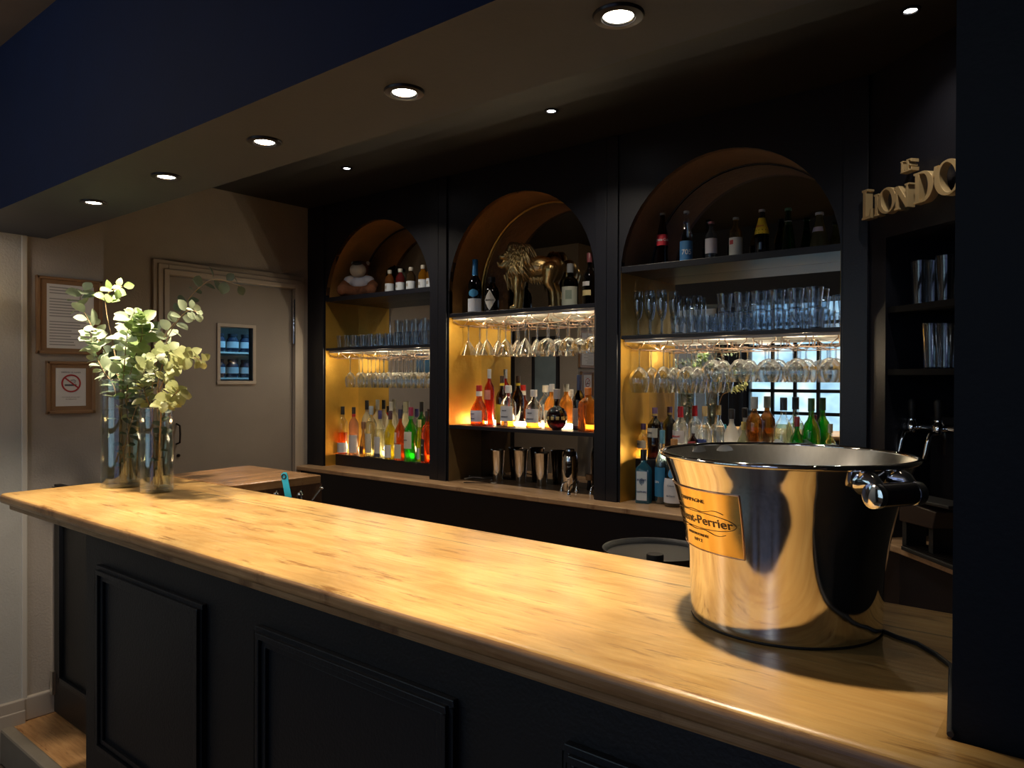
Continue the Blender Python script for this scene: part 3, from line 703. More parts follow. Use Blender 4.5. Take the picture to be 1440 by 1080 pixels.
bottle('small bottle with white label and red square on the top right shelf', zy(1033.5, YS), YS, ZA3, hpx(1033.5, 306, YS, ZA3), .029, 'stub', (.75, .55, .25), (.42, .40, .36), (.05, .52, pi, (.68, .66, .60)), 'soda_bottle', group=G, lab2=(.36, .46, .35, (.45, .05, .05)), body=.15, capf=1.15)
bottle('dark blue tonic bottle with a yellow neck label on the top right shelf', zy(1070, YS), YS, ZA3, hpx(1070, 295, YS, ZA3), .030, 'beer', (.05, .07, .16), (.62, .62, .62), (.48, .82, pi, (.80, .58, .03)), 'soda_bottle', group=G, text='Schweppes', tcol=(.6, .1, .05), tsize=.012, capf=1.1, body=.15)
bottle('green mineral water bottle on the top right shelf', zy(1107, YS), YS, ZA3, hpx(1107, 293, YS, ZA3), .032, 'pear', (.03, .22, .06), (.10, .24, .14), None, 'soda_bottle', group=G, body=.2, capf=1.2, seal=(.66, .72, (.45, .5, .42)))
bottle('wide pale lemonade bottle with a purple neck label at the right of the top shelf', zy(1151, YS), YS, ZA3, hpx(1151, 299, YS, ZA3), .040, 'pear', (.62, .60, .35), (.60, .60, .68), (.50, .62, 1.2, (.62, .60, .78)), 'soda_bottle', group=G, body=.5, capf=1.15)
# -- right niche, main bottles
PZ3 = 1.07; G3 = 'bottles at the foot of the right niche'
def b3(px, ytop, label, r, style, col, cap, Y=3.31, z=PZ3, **k):
    return bottle(label, zy(px, Y), Y, z, hpx(px, ytop, Y, z), r, style, col, cap, group=G3, **k)
bl = atZ(901, 708, LEDZ)
bottle('square pale blue gin bottle with an arched label standing on the oak ledge', bl.x, bl.y+.028, LEDZ, hpx(901, 634, bl.y, LEDZ)+.004, .036, 'square', (.16, .58, .82), BK, (.06, .60, .62, (.72, .84, .92)), group=G3, text=['BOMBAY', 'SAPPHIRE'], tcol=(.05, .12, .3), tsize=.0115, rz=.18, ay=.8, body=.6, lab2=(.34, .48, .3, (.08, .25, .5), 'oval'), capf=1.1)
sb = atZ(943, 713, LEDZ)
bottle('dark round bottle with blue oval seal and white label beside the bucket', sb.x, sb.y+.035, LEDZ, hpx(943, 617, sb.y+.03, LEDZ), .047, 'bell', (.035, .045, .02), (.35, .17, .06), (.06, .42, 1.35, (.68, .70, .76)), group=G3, lab2=(.43, .58, .5, (.05, .25, .55), 'oval'), rz=.1, body=.2, text=['Crème', 'de Cassis'], tcol=(.2, .25, .35), tsize=.012)
bottle('tall ribbed clear bottle with a blue label behind the square blue gin', zy(931, 3.21), 3.215, LEDZ, hpx(931, 605, 3.215, LEDZ), .034, 'round', (.6, .75, .8), (.10, .28, .42), (.10, .50, 1.2, (.04, .25, .50)), group=G3, clear=True, text='GIN', tcol=(.8, .85, .9), tsize=.016, fill=(.72, (.72, .86, .9)))
b3(905, 595.5, 'clear gin bottle with purple cap glowing gold at the left of the right niche', .035, 'round', (.9, .8, .5), (.12, .06, .16), Y=3.3, z=.94+.13, clear=True, fill=(.7, (.95, .8, .45)), lab=(.30, .52, 1.2, (.66, .55, .42)), text='GIN', tsize=.014)
b3(921, 573, 'dark liqueur bottle with a cream oval label and purple gold cap', .036, 'spirit', (.05, .02, .015), (.14, .08, .20), lab=(.42, .60, 1.2, (.62, .58, .5)), seal=(.84, .88, GD), text='RESERVE', tsize=.009)
b3(957, 571.5, 'red capped clear vodka bottle with red lettering, behind the bucket', .036, 'spirit', (.9, .92, .93), (.58, .02, .04), clear=True, lab=(.34, .56, 1.3, (.72, .66, .66)), text=['SMIRNOFF'], tcol=(.6, .03, .03), tsize=.012, fill=(.7, (.92, .93, .93)), seal=(.80, .84, (.55, .02, .03)))
b3(991, 571, 'clear bottle with a tall gold cap behind the bucket rim', .034, 'round', (.9, .9, .88), (.58, .42, .2), clear=True, lab=(.2, .42, 1.0, (.06, .09, .3)), fill=(.6, (.85, .86, .85)))
b3(1029, 575, 'frosted white bottle with a black cap behind the bucket', .034, 'round', (.80, .80, .80), BK, body=.85, capf=1.2)
b3(1046, 593, 'short bottle with a gold foil neck in front of the brown rum', .028, 'round', (.6, .62, .5), (.55, .42, .13), Y=3.27, lab=(.2, .4, 1.2, (.6, .6, .5)), body=.3)
b3(1061, 558, 'tall amber rum bottle with a white label behind the bucket', .037, 'spirit', (.42, .21, .06), (.55, .58, .62), lab=(.12, .36, 1.3, (.70, .72, .76)), body=.25, capf=1.25)
b3(1102, 559, 'round clear vermouth bottle with a black cap and red roundel label', .042, 'round', (.9, .93, .85), (.02, .03, .06), clear=True, lab=(.16, .42, 1.0, (.80, .82, .84), 'oval'), lab2=(.26, .32, .75, (.5, .04, .05)), fill=(.62, (.85, .88, .70)), text='MARTINI', tcol=(.85, .85, .85), tsize=.013)
b3(1121, 586, 'small bright green bottle with a maroon cap beside the vermouth', .030, 'round', (.02, .45, .08), (.20, .03, .05), Y=3.27, body=.45)
b3(1141, 560, 'tall green vermouth bottle with an oval label behind the bucket', .038, 'round', (.03, .40, .07), (.02, .10, .05), lab=(.18, .44, 1.0, (.12, .2, .16), 'oval'), body=.4, text='EXTRA', tcol=(.7, .75, .7), tsize=.011)
b3(1168, 596, 'clear bottle with a silver cap at the right end of the right niche', .026, 'round', (.7, .75, .7), (.5, .5, .42), Y=3.27, clear=True, fill=(.6, (.8, .8, .5)))
b3(975, 600, 'dark brown bottle with a maroon label half hidden by the bucket rim', .026, 'round', (.10, .03, .02), (.5, .52, .55), Y=3.27, lab=(.3, .6, 1.2, (.25, .03, .04)))
# -- middle niche top
ZA2 = 1.844; G2 = 'bottles beside the lion'
bottle('dark wine bottle with a bright blue capsule left of the gold lion', zy(667.5, 3.2), 3.2, ZA2, hpx(667.5, 365, 3.2, ZA2), .040, 'wine', (.02, .04, .07), (.04, .28, .70), (.03, .27, 1.35, (.72, .76, .86)), group=G2, lab2=(.30, .44, .75, (.05, .30, .62), 'oval'), capz=.19, capf=1.12, body=.2, rz=.45)
bottle('squat black gin bottle with a white diamond label beside the lion', zy(691, 3.235), 3.235, ZA2, hpx(691, 390, 3.235, ZA2), .042, 'stub', (.012, .012, .015), BK, (.08, .62, .85, (.70, .68, .64), 'diamond'), group=G2, text="HENDRICK'S", tcol=(.1, .1, .1), tsize=.0105, rz=.4, body=.2, capf=1.25)
bottle('dark bottle with a silver cap and pale square label behind the lion tail', zy(801, 3.29), 3.29, ZA2, hpx(801, 371, 3.29, ZA2), .044, 'flat', (.03, .035, .02), (.35, .36, .36), (.05, .48, 1.2, (.42, .44, .36)), group=G2, body=.2, rz=.4, lab2=(.2, .4, .4, (.2, .25, .2)))
bottle('tall dark bottle with a dusky red capsule at the right of the lion shelf', zy(828.5, 3.25), 3.25, ZA2, hpx(828.5, 356, 3.25, ZA2), .036, 'wine', (.012, .012, .02), (.20, .06, .07), (.20, .30, 1.1, (.55, .45, .22)), group=G2, capz=.23, capf=1.12, body=.2, lab2=(.38, .46, .9, (.5, .5, .5)))
# -- middle niche shelf
ZL2 = 1.197; GM = 'bottles on the lit middle shelf'
def b2(px, ytop, label, r, style, col, cap, Y=3.2, **k):
    return bottle(label, zy(px, Y), Y, ZL2, hpx(px, ytop, Y, ZL2), r, style, col, cap, group=GM, **k)
b2(673.7, 541.7, 'bell-shaped amber liqueur bottle with a red seal, leftmost on the lit shelf', .050, 'bell', (.72, .26, .05), (.50, .03, .02), Y=3.185, lab=(.10, .38, 1.2, (.60, .55, .66)), seal=(.73, .85, (.7, .68, .66)), text=['Grand', 'Marnier'], tsize=.011, tcol=(.1, .08, .2), rz=-.15, lab2=None, body=.3)
b2(688, 519, 'tall red aperitif bottle with a white cap at the back of the lit shelf', .030, 'spirit', (.75, .10, .04), (.55, .58, .66), Y=3.315, lab=(.45, .62, 1.3, (.75, .3, .25)), body=.4)
b2(706, 528.5, 'dark brown bottle with a yellow neck band and yellow label', .036, 'round', (.10, .03, .012), (.05, .025, .02), Y=3.315, lab=(.05, .42, 1.25, (.60, .42, .03)), seal=(.80, .85, (.75, .58, .05)), body=.2)
for px, yt, lb in ((712, 542, 'clear round bottle with grey label and amber base, left of the pair'), (747.6, 548, 'clear round bottle with a grey label and amber base, right one of the pair')):
    b2(px+3, yt, lb, .044, 'round', (.9, .9, .9), (.62, .62, .64), Y=3.215, clear=True, lab=(.14, .50, 1.15, (.62, .62, .68)), fill=(.16, (.9, .55, .12)), text=['RHUM', 'ARRANGE'], tsize=.010, capf=1.35, rz=.1)
b2(783, 547, 'spherical black raspberry liqueur bottle with a gold belt', .056, 'sphere', (.06, .012, .02), (.35, .33, .34), Y=3.175, lab=(.255, .335, pi, (.50, .36, .13)), body=.25, capf=1.25)
b2(776, 540, 'amber bottle behind the spherical liqueur bottle', .042, 'round', (.78, .45, .14), (.6, .6, .62), Y=3.32, lab=(.1, .40, 1.2, (.8, .75, .6)), body=.4)
b2(814.5, 527, 'tall dark wine-shaped bottle with a blue-black neck on the lit shelf', .034, 'wine', (.03, .02, .03), (.02, .03, .08), Y=3.25, lab=(.08, .4, 1.2, (.35, .25, .22)), capz=.21, body=.2)
b2(827, 545, 'cut glass amber whisky bottle with orange cap, right end of the lit shelf', .042, 'spirit', (.62, .30, .09), (.60, .20, .05), Y=3.19, sq=5, body=.25, capf=1.3)
# -- left niche plinth
PZ1 = .945; G1 = 'bottles on the left niche plinth'
def b1(px, ytop, label, r, style, col, cap, Y=3.235, **k):
    return bottle(label, zy(px, Y), Y, PZ1, hpx(px, ytop, Y, PZ1), r, style, col, cap, group=G1, **k)
b1(482, 571.5, 'clear bottle of orange spirit with a black cap, leftmost in the left niche', .036, 'spirit', (.9, .6, .35), BK, clear=True, lab=(.03, .24, 1.3, (.68, .68, .74)), fill=(.45, (.95, .35, .04)), rz=.4)
b1(497.5, 572.5, 'pale pink bottle with a black and red cap in the left niche', .034, 'spirit', (.9, .6, .45), (.04, .03, .03), lab=(.05, .42, 1.2, (.66, .62, .64)), seal=(.80, .86, RD), body=.5, rz=.4)
b1(511, 593, 'small flask with a cork stopper and brown pattern in the left niche', .024, 'bell', (.9, .6, .2), (.22, .11, .06), Y=3.205, lab=(.08, .30, 1.2, (.12, .05, .03)), capf=1.8, body=.4)
b1(522, 571, 'clear bottle with a beige label and grey cap in the left niche', .040, 'spirit', (.9, .88, .75), (.3, .33, .36), lab=(.08, .46, 1.25, (.64, .60, .50)), Y=3.24, clear=True, fill=(.7, (.95, .85, .55)))
b1(534.5, 577, 'faceted clear bottle with a navy cap and grey label in the left niche', .036, 'round', (.92, .9, .78), (.05, .04, .16), Y=3.225, clear=True, lab=(.10, .45, 1.2, (.6, .6, .62)), lab2=(.02, .10, 1.2, (.06, .07, .12)), fill=(.6, (.95, .9, .65)))
b1(549, 577.5, 'yellow-green spirit bottle with a dark cap and white label', .037, 'round', (.75, .65, .10), (.07, .03, .04), Y=3.215, lab=(.04, .30, 1.3, (.68, .68, .70)), body=.5)
b1(563, 575.5, 'red amber whisky bottle with a black cap and cream label', .037, 'round', (.72, .22, .05), (.03, .03, .06), Y=3.21, lab=(.04, .32, 1.3, (.62, .60, .50)), lab2=(.34, .55, .5, (.75, .6, .5)), body=.45)
b1(578, 572.6, 'bright green whiskey bottle with a cream label in the left niche', .043, 'round', (.05, .55, .06), (.30, .03, .08), Y=3.215, lab=(.24, .55, 1.25, (.66, .64, .54)), text=['JAMESON'], tsize=.012, tcol=(.05, .05, .05), body=.5, seal=(.78, .84, (.1, .3, .1)))
b1(590, 590, 'short yellow-green bottle with a white label behind the green whiskey', .030, 'round', (.75, .75, .08), (.7, .6, .3), Y=3.26, lab=(.05, .32, 1.2, (.62, .62, .72)), body=.5)
b1(601, 578, 'black-labelled whiskey bottle with orange contents at the right of the left niche', .032, 'square', (.75, .16, .04), (.03, .03, .03), Y=3.22, lab=(.04, .46, .7, (.03, .03, .035)), text=["JACK", "DANIEL'S"], tsize=.009, tcol=(.7, .7, .7), body=.35)
for px, yt, c, cap, lb in ((516, 559, (.92, .9, .8), BK, 'tall clear bottle with a black cap at the back of the left niche'),
                        (531, 558, (.9, .85, .7), (.5, .47, .4), 'tall clear bottle with a champagne cap at the back of the left niche'),
                        (550, 561, (.92, .9, .82), (.72, .70, .66), 'tall clear bottle with a white cap at the back of the left niche'),
                        (570, 561, (.9, .88, .72), (.60, .56, .38), 'tall clear bottle with a pale yellow cap at the back of the left niche'),
                        (593, 561, (.04, .30, .08), (.02, .02, .02), 'tall green bottle with a black label at the back of the left niche')):
    b1(px, yt+4, lb, .035, 'spirit', c, cap, Y=3.315, body=.55, lab=(.10, .45, 1.1, (.62, .62, .6)) if c[0] > .5 else (.1, .5, 1.1, (.03, .03, .03)))
# juices beside the teddy
ZA1 = 2.015
for px, yt, c, nm in ((547.5, 380, (.50, .19, .03), 'orange-brown'), (562.5, 378, (.42, .02, .03), 'red'), (577.5, 376, (.16, .08, .03), 'brown'), (594.5, 373, (.72, .36, .02), 'golden yellow'), (606, 371, (.6, .3, .03), 'rightmost, half hidden orange')):
    Y = 3.22
    bottle('small %s juice bottle with a white label on the teddy shelf' % nm, zy(px, Y), Y, ZA1, hpx(px, yt, Y, ZA1), .030, 'stub', c, (.45, .42, .36), (.06, .42, pi, (.55, .60, .66)), 'juice_bottle', group='juice bottles beside the teddy', body=.75, capf=1.2, lab2=(.2, .32, .5, (.35, .32, .3)))

# ------------------------------------------------------------------ bar tools on the ledge
for px, yt, yb, lb in ((700.5, 632, 677.5, 'left'), (733, 632, 681, 'middle'), (762.6, 636, 684.5, 'right')):
    p = atZ(px, yb, LEDZ); Y = p.y+.03; x = zy(px, Y)
    h = hpx(px, yt, Y, LEDZ)
    t = thing('shaker_tin', 'tall polished steel shaker tin on the ledge, %s of three' % lb, 'shaker', (x, Y, LEDZ), 0, 'shaker tins on the ledge')
    MB().lathe([(.026, 0), (.028, .004), (.034, h*.4), (.043, h-.003), (.0445, h-.001), (.043, h), (.041, h-.004), (.030, h*.3), (.02, h*.2)], 32).build('cup', M['steel'], t, smooth=50)
    MB().lathe([(.0435, h-.006), (.0455, h-.003), (.0435, h)], 32, caps=(False, False)).build('rim', M['chrome'], t, smooth=50)
p = atZ(802, 686, LEDZ); Y = 3.25; x = zy(802, Y); h = hpx(802, 631, Y, LEDZ)
t = thing('cocktail_shaker', 'domed steel cocktail shaker right of the three tins', 'shaker', (x, Y, LEDZ))
MB().lathe([(.034, 0), (.036, .004), (.043, h*.5), (.042, h*.62)], 32).build('cup', M['steel'], t, smooth=50)
MB().lathe([(.0425, h*.62), (.043, h*.66), (.041, h*.8), (.033, h*.93), (.026, h*.95)], 32).build('strainer_top', M['steel'], t, smooth=50)
MB().lathe([(.027, h*.94), (.026, h*.985), (.018, h)], 32).build('cap', M['chrome'], t, smooth=50)
def pourer(px, py, lab):
    q = atZ(px, py, LEDZ); t = thing('pour_spout', lab, 'pour spout', (q.x, q.y, LEDZ), random.uniform(0, 3), 'loose pour spouts on the ledge')
    MB().lathe([(.012, 0), (.014, .006), (.009, .02), (.007, .03)], 14).build('stopper', M['chrome'], t, smooth=40)
    MB().tube([(0, 0, .028), (.004, 0, .045), (.018, 0, .056), (.03, 0, .058)], [.005, .0045, .004, .003], 8).build('spout', M['chrome'], t, smooth=60)
pourer(790, 693, 'chrome pour spout on the ledge left of the domed shaker'); pourer(800, 698, 'chrome pour spout lying in front of the domed shaker')
pourer(811, 693, 'chrome pour spout on the ledge right of the domed shaker'); pourer(831, 697, 'chrome pour spout beside the black pilaster')
q = atZ(829, 692, LEDZ); q.y += .05; q.x = zy(829, q.y)
t = thing('muddler', 'dark bottle stopper with a wooden top beside the pilaster', 'stopper', (q.x, q.y, LEDZ))
MB().lathe([(.012, 0), (.014, .005), (.010, .04), (.009, .055)], 14).build('shaft', M['ring'], t, smooth=40)
MB().lathe([(.018, .055), (.02, .06), (.02, .082), (.018, .086)], 16).build('wooden_top', M['cardwood'], t, smooth=40)
def strainer(px, py, rz, lab):
    q = atZ(px, py, LEDZ); t = thing('cocktail_strainer', lab, 'strainer', (q.x, q.y, LEDZ), rz, 'cocktail strainers on the ledge')
    MB().lathe([(.001, .010), (.036, .010), (.037, .012), (.001, .012)], 24, caps=(False, False)).build('disc', M['brushed'], t, smooth=40)
    MB().tube([(.036, 0, .012), (.09, 0, .016), (.14, 0, .006)], [.006, .004, .006], 8).build('handle', M['brushed'], t, smooth=50)
    pts = []
    for k in range(120): a = 2*pi*k/12; pts.append(((.031+.004*cos(a))*cos(k/120*2*pi), (.031+.004*cos(a))*sin(k/120*2*pi), .006+.004*sin(a)))
    MB().tube(pts, .0007, 4, closed=True).build('coil_spring', M['chrome'], t)
strainer(668, 673, 3.4, 'round coil strainer lying at the left of the oak ledge'); strainer(686, 674.5, 3.9, 'round coil strainer lying next to the first shaker tin')
q = atZ(652, 679.5, LEDZ); t = thing('bar_spoon', 'long dark bar spoon lying on the oak ledge', 'spoon', (q.x, q.y, LEDZ), .5)
MB().tube([(0, 0, .004), (.16, 0, .006)], .0025, 6).build('handle', M['ring'], t); MB().ell((.175, 0, .007), (.02, .011, .004)).build('spoon_bowl', M['brushed'], t, smooth=60)

# ------------------------------------------------------------------ gold lion
def remeshed(mb, name, m, parent, vox=.005, it=6, fac=.5):
    o = mb.build(name, m, parent, smooth=180)
    r = o.modifiers.new('remesh', 'REMESH'); r.mode = 'VOXEL'; r.voxel_size = vox; r.use_smooth_shade = True
    s = o.modifiers.new('smooth', 'SMOOTH'); s.factor = fac; s.iterations = it
    return o
def limb(mb, pts, rs):
    P = [Vector(p) for p in pts]
    for a, b, r0, r1 in zip(P, P[1:], rs, rs[1:]):
        n = max(2, int((b-a).length/min(r0, r1)*2))
        for k in range(n+1):
            t_ = k/n; mb.ell(a.lerp(b, t_), (r0+(r1-r0)*t_,)*3, 12, 8)
YL = 3.235
xa_, xb_ = zy(690, YL), zy(800, YL)
LL = .415; HT = hpx(722, 343, YL, ZA2)
lx = (xa_+xb_)/2
t = thing('lion_statue', 'antique gold lion statue with a flowing mane on the middle niche shelf', 'statue', (lx, 3.245, ZA2), .58)
# built facing -X, unit: x in [-.5,.5]*LL, z in [0,1]*HT
def L_(x, y, z): return Vector((x*LL, y, z*HT))
mb = MB()
mb.ell(L_(.33, 0, .60), (.135*LL, .050, .185*HT), 20, 14)          # haunch
mb.ell(L_(.12, 0, .635), (.24*LL, .048, .165*HT), 20, 14)          # belly
mb.ell(L_(-.10, 0, .63), (.17*LL, .052, .22*HT), 20, 14)         # chest
mb.ell(L_(-.17, 0, .50), (.10*LL, .042, .17*HT), 20, 14)
limb(mb, [L_(-.12, 0, .72), L_(-.22, 0, .80)], [.055, .05])      # neck
mb.ell(L_(-.27, 0, .80), (.085*LL, .040, .11*HT), 20, 14)         # head
mb.ell(L_(-.355, 0, .785), (.065*LL, .025, .048*HT), 16, 10)      # upper muzzle
mb.ell(L_(-.385, 0, .80), (.018*LL, .016, .03*HT), 16, 10)      # nose
limb(mb, [L_(-.30, 0, .70), L_(-.36, 0, .655), L_(-.40, 0, .665), L_(-.435, 0, .71)], [.024, .019, .014, .005])       # open lower jaw
for s, dx in ((-1, 0), (1, .04)):
    y = s*.036
    limb(mb, [L_(-.15+dx, y, .52), L_(-.165+dx, y, .36), L_(-.16+dx, y, .22), L_(-.175+dx, y, .06)], [.034, .023, .017, .017])
    limb(mb, [L_(-.175+dx, y, .045), L_(-.23+dx, y, .035)], [.017, .014])
    hx = -.02 if s < 0 else .05
    limb(mb, [L_(.30+hx, y, .58), L_(.27+hx, y, .40), L_(.335+hx, y, .27), L_(.345+hx, y, .06)], [.045, .028, .016, .014])
    limb(mb, [L_(.34+hx, y, .045), L_(.29+hx, y, .035)], [.015, .013])
limb(mb, [L_(.44, 0, .68), L_(.50, .01, .56), L_(.49, .03, .36), L_(.45, .035, .24)], [.014, .009, .008, .008])
mb.ell(L_(.445, .035, .2), (.014, .014, .026), 12, 8)
remeshed(mb, 'body', M['bronze'], t, .0042, 4)
mn = MB()
random.seed(3)
for k in range(170):
    a = random.uniform(-1, 1); s = random.choice((-1, -1, 1))
    u = random.random()
    x0_ = -.30+.20*u+.02*random.random(); z0_l = 1.0-.03*abs(u-.4)-.36*max(0, random.random()*.95)**1.2
    y0 = s*(.012+.042*(1-((z0_l-.62)/.42)**2 if abs(z0_l-.62) < .42 else 0))
    ln = random.uniform(.16, .30)
    pts = []; w = random.uniform(-1, 1)
    dirx = .55*(u)+.1
    for j in range(7):
        q = j/6
        pts.append(L_(x0_+dirx*ln*q*.9+.020*sin(q*6.5+w*2), y0+s*.008*sin(q*pi)+s*.004, z0_l-ln*q*1.0-.01*cos(q*6+w)))
    mn.tube(pts, [.006, .0085, .0095, .009, .008, .005, .0012], 6)
for k in range(90):       # chest beard
    s = random.choice((-1, 1)); x0_ = random.uniform(-.33, -.12); z0_l = random.uniform(.50, .74); ln = random.uniform(.12, .26)
    y0 = s*random.uniform(.004, .040)
    pts = [L_(x0_+.05*q/5+.008*sin(q*1.3+k), y0*(1-q*.05), z0_l-ln*q/5) for q in range(6)]
    mn.tube(pts, [.006, .008, .0075, .006, .004, .001], 5)
for k in range(40):       # crest
    x0_ = random.uniform(-.27, -.10); y0 = random.uniform(-.03, .03)
    pts = [L_(x0_+.22*q/5, y0+.003*sin(q+k), .93+.06*sin(pi*(q/5)*.8)-.24*(q/5)**2) for q in range(6)]
    mn.tube(pts, [.004, .008, .009, .008, .006, .002], 5)
mn.build('mane', mat('antique_brass_mane', (.46, .34, .16), .38, metal=1, var=.4, vscale=25), t, smooth=80)
fr_ = MB()
for k in range(30): x_ = -.02+.28*k/30; fr_.tube([L_(x_, (-1)**k*.012, .49+.02*sin(k)), L_(x_+.015, (-1)**k*.014, .44+.01*sin(k*2)), L_(x_+.03, (-1)**k*.012, .40+.02*sin(k*1.7))], [.006, .005, .001], 5)
fr_.build('belly_fringe', M['bronze'], t, smooth=80)
for s in (-1, 1): MB().ell(L_(-.315, s*.033, .835), (.004, .003, .004), 10, 8).build('eye', M['ring'], t, smooth=80)

# ------------------------------------------------------------------ teddy
YT = 3.235; xt = zy(505, YT); ht = hpx(510, 365, YT, ZA1)
t = thing('teddy_bear', 'brown teddy in a white shirt sitting in the left arch', 'plush toy', (xt, YT, ZA1), .62)
sc = ht/.30
fur = mat('brown_plush', (.20, .075, .035), .95, bump=.6, bscale=260, var=.3, vscale=60)
mb = MB()
def T_(x, y, z): return (x*sc, y*sc, z*sc)
mb.ell(T_(0, .01, .09), (.070*sc, .06*sc, .088*sc)); mb.ell(T_(.0, 0, .222), (.078*sc, .066*sc, .074*sc))
for s in (-1, 1):
    limb(mb, [T_(s*.05, -.01, .04), T_(s*.115, -.075, .052)], [.040*sc, .048*sc])
    limb(mb, [T_(s*.07, 0, .145), T_(s*.125, -.02, .09)], [.034*sc, .036*sc])
    mb.ell(T_(s*.06+.01, .005, .272), (.022*sc, .013*sc, .024*sc))
remeshed(mb, 'body', fur, t, .006, 4)
sh = MB(); sh.ell(T_(0, .006, .118), (.076*sc, .068*sc, .062*sc))
for s in (-1, 1): limb(sh, [T_(s*.05, 0, .15), T_(s*.088, -.008, .132)], [.034*sc, .038*sc])
remeshed(sh, 'shirt', mat('white_cotton', (.60, .62, .74), .85, bump=.3, bscale=30), t, .006, 3)
mz = MB(); mz.ell(T_(0, -.042, .212), (.066*sc, .052*sc, .058*sc)); mz.build('muzzle', mat('cream_plush', (.70, .60, .48), .95, bump=.5, bscale=260), t, smooth=80)
MB().ell(T_(.0, -.072, .262), (.038*sc, .024*sc, .018*sc)).build('nose', M['rubber'], t, smooth=80)
for s in (-1, 1):
    MB().ell(T_(s*.06+.01, -.007, .272), (.015*sc, .006*sc, .017*sc)).build('ear_lining', paint((.55, .48, .38), .9), t, smooth=80)
    MB().ell(T_(s*.028+.005, -.058, .262), (.006*sc, .005*sc, .006*sc)).build('eye', M['rubber'], t, smooth=80)

# ------------------------------------------------------------------ angled wall with the sign
A38 = radians(38); CW = (-.739, 3.105)
def wl_(s, d, z): return Vector((CW[0]+s*cos(A38)+d*sin(A38), CW[1]-s*sin(A38)+d*cos(A38), z))
def onwall(mb): return mb.xf(Matrix.Translation((CW[0], CW[1], 0)) @ Matrix.Rotation(-A38, 4, 'Z'))
o0, o1 = .092, 1.15
an = MB().box(0, o0, 0, .03, LEDZ, ZC).box(o0, o1, 0, .03, 2.0, ZC).box(o1, 1.6, 0, .03, LEDZ, ZC)
an.box(o0-.02, o0, .03, .36, LEDZ, 2.0).box(o0-.02, o1, .34, .36, LEDZ, 2.0).box(o0, o1, .03, .34, 2.0, 2.02)
struct('wall_angled', onwall(an), M['black'])
un = thing('glass_shelf_unit', 'pair of black shelves in the dark recess under the gold sign', 'shelving', (CW[0], CW[1], LEDZ), -A38)
for z in (1.739, 1.505): MB().box(o0+.002, o1-.002, .008, .335, z-.022-LEDZ, z-LEDZ).build('shelf', mat('matt_black_shelf', (.006, .006, .007), .95, spec=.1), un)
for z, n, lab in ((1.739, 3, 'upper'), (1.505, 2, 'lower')):
    for k in range(n):
        px = (1295, 1313, 1331)[k] if n == 3 else (1311, 1331)[k]
        # find s for the pixel column at depth .09
        d = _ray(px, 480); n_ = Vector((sin(A38), cos(A38))); dd = .09+.05*(k % 2)
        tt = (n_.x*CW[0]+n_.y*CW[1]+dd)/(n_.x*d.x+n_.y*d.y)
        o = put_glass('pint', (d.x*tt, d.y*tt, z), 'tall beer glass on the %s dark shelf right of the niches, %s from the left' % (lab, ORD[k]), 'beer glasses in the dark recess')
# sign letters: outlines in a unit box, height 1
def ellp(cx, cy, rx, ry, tilt=0, n=40): return [(cx+rx*cos(a)*cos(tilt)-ry*sin(a)*sin(tilt), cy+rx*cos(a)*sin(tilt)+ry*sin(a)*cos(tilt)) for a in [2*pi*i/n for i in range(n)]]
LT = {
 'L': ([[(0, 0), (0, .05), (.08, .08), (.08, .92), (0, .95), (0, 1), (.34, 1), (.34, .95), (.25, .92), (.25, .08), (.46, .08), (.55, .30), (.61, .30), (.58, 0)]], .62),
 'I': ([[(0, 0), (0, .05), (.07, .08), (.07, .92), (0, .95), (0, 1), (.32, 1), (.32, .95), (.24, .92), (.24, .08), (.32, .05), (.32, 0)]], .34),
 'O': ([ellp(.48, .5, .48, .52), ellp(.48, .5, .29, .47, .22)], .97),
 'N': ([[(0, 0), (0, .05), (.08, .08), (.08, .92), (0, .95), (0, 1), (.26, 1), (.70, .36), (.70, .92), (.62, .95), (.62, 1), (.88, 1), (.88, .95), (.80, .92), (.80, 0), (.70, 0), (.18, .74), (.18, .08), (.26, .05), (.26, 0)]], .9),
 'D': ([[(0, 0), (0, .05), (.08, .08), (.08, .92), (0, .95), (0, 1), (.42, 1)]+[(.42+.46*sin(a), .5+.5*cos(a)) for a in [pi*i/20 for i in range(1, 20)]]+[(.42, 0)],
        [(.25, .06), (.25, .94), (.38, .94)]+[(.38+.28*sin(a), .5+.44*cos(a)) for a in [pi*i/20 for i in range(1, 20)]]+[(.38, .06)]], .9),
 "'": ([[(0, .7), (.06, 1), (.22, 1), (.10, .7)]], .2),
 'R': ([[(0, 0), (0, .05), (.08, .08), (.08, .92), (0, .95), (0, 1), (.4, 1), (.6, .94), (.68, .78), (.62, .6), (.45, .5), (.75, .05), (.82, 0), (.6, 0), (.32, .48), (.25, .48), (.25, .08), (.33, .05), (.33, 0)],
        [(.25, .55), (.25, .94), (.36, .94), (.46, .88), (.5, .76), (.46, .62), (.36, .55)]], .85),
 'E': ([[(0, 0), (0, .05), (.08, .08), (.08, .92), (0, .95), (0, 1), (.6, 1), (.6, .76), (.54, .76), (.48, .9), (.25, .9), (.25, .56), (.48, .56), (.48, .44), (.25, .44), (.25, .1), (.5, .1), (.58, .26), (.64, .26), (.62, 0)]], .66),
}
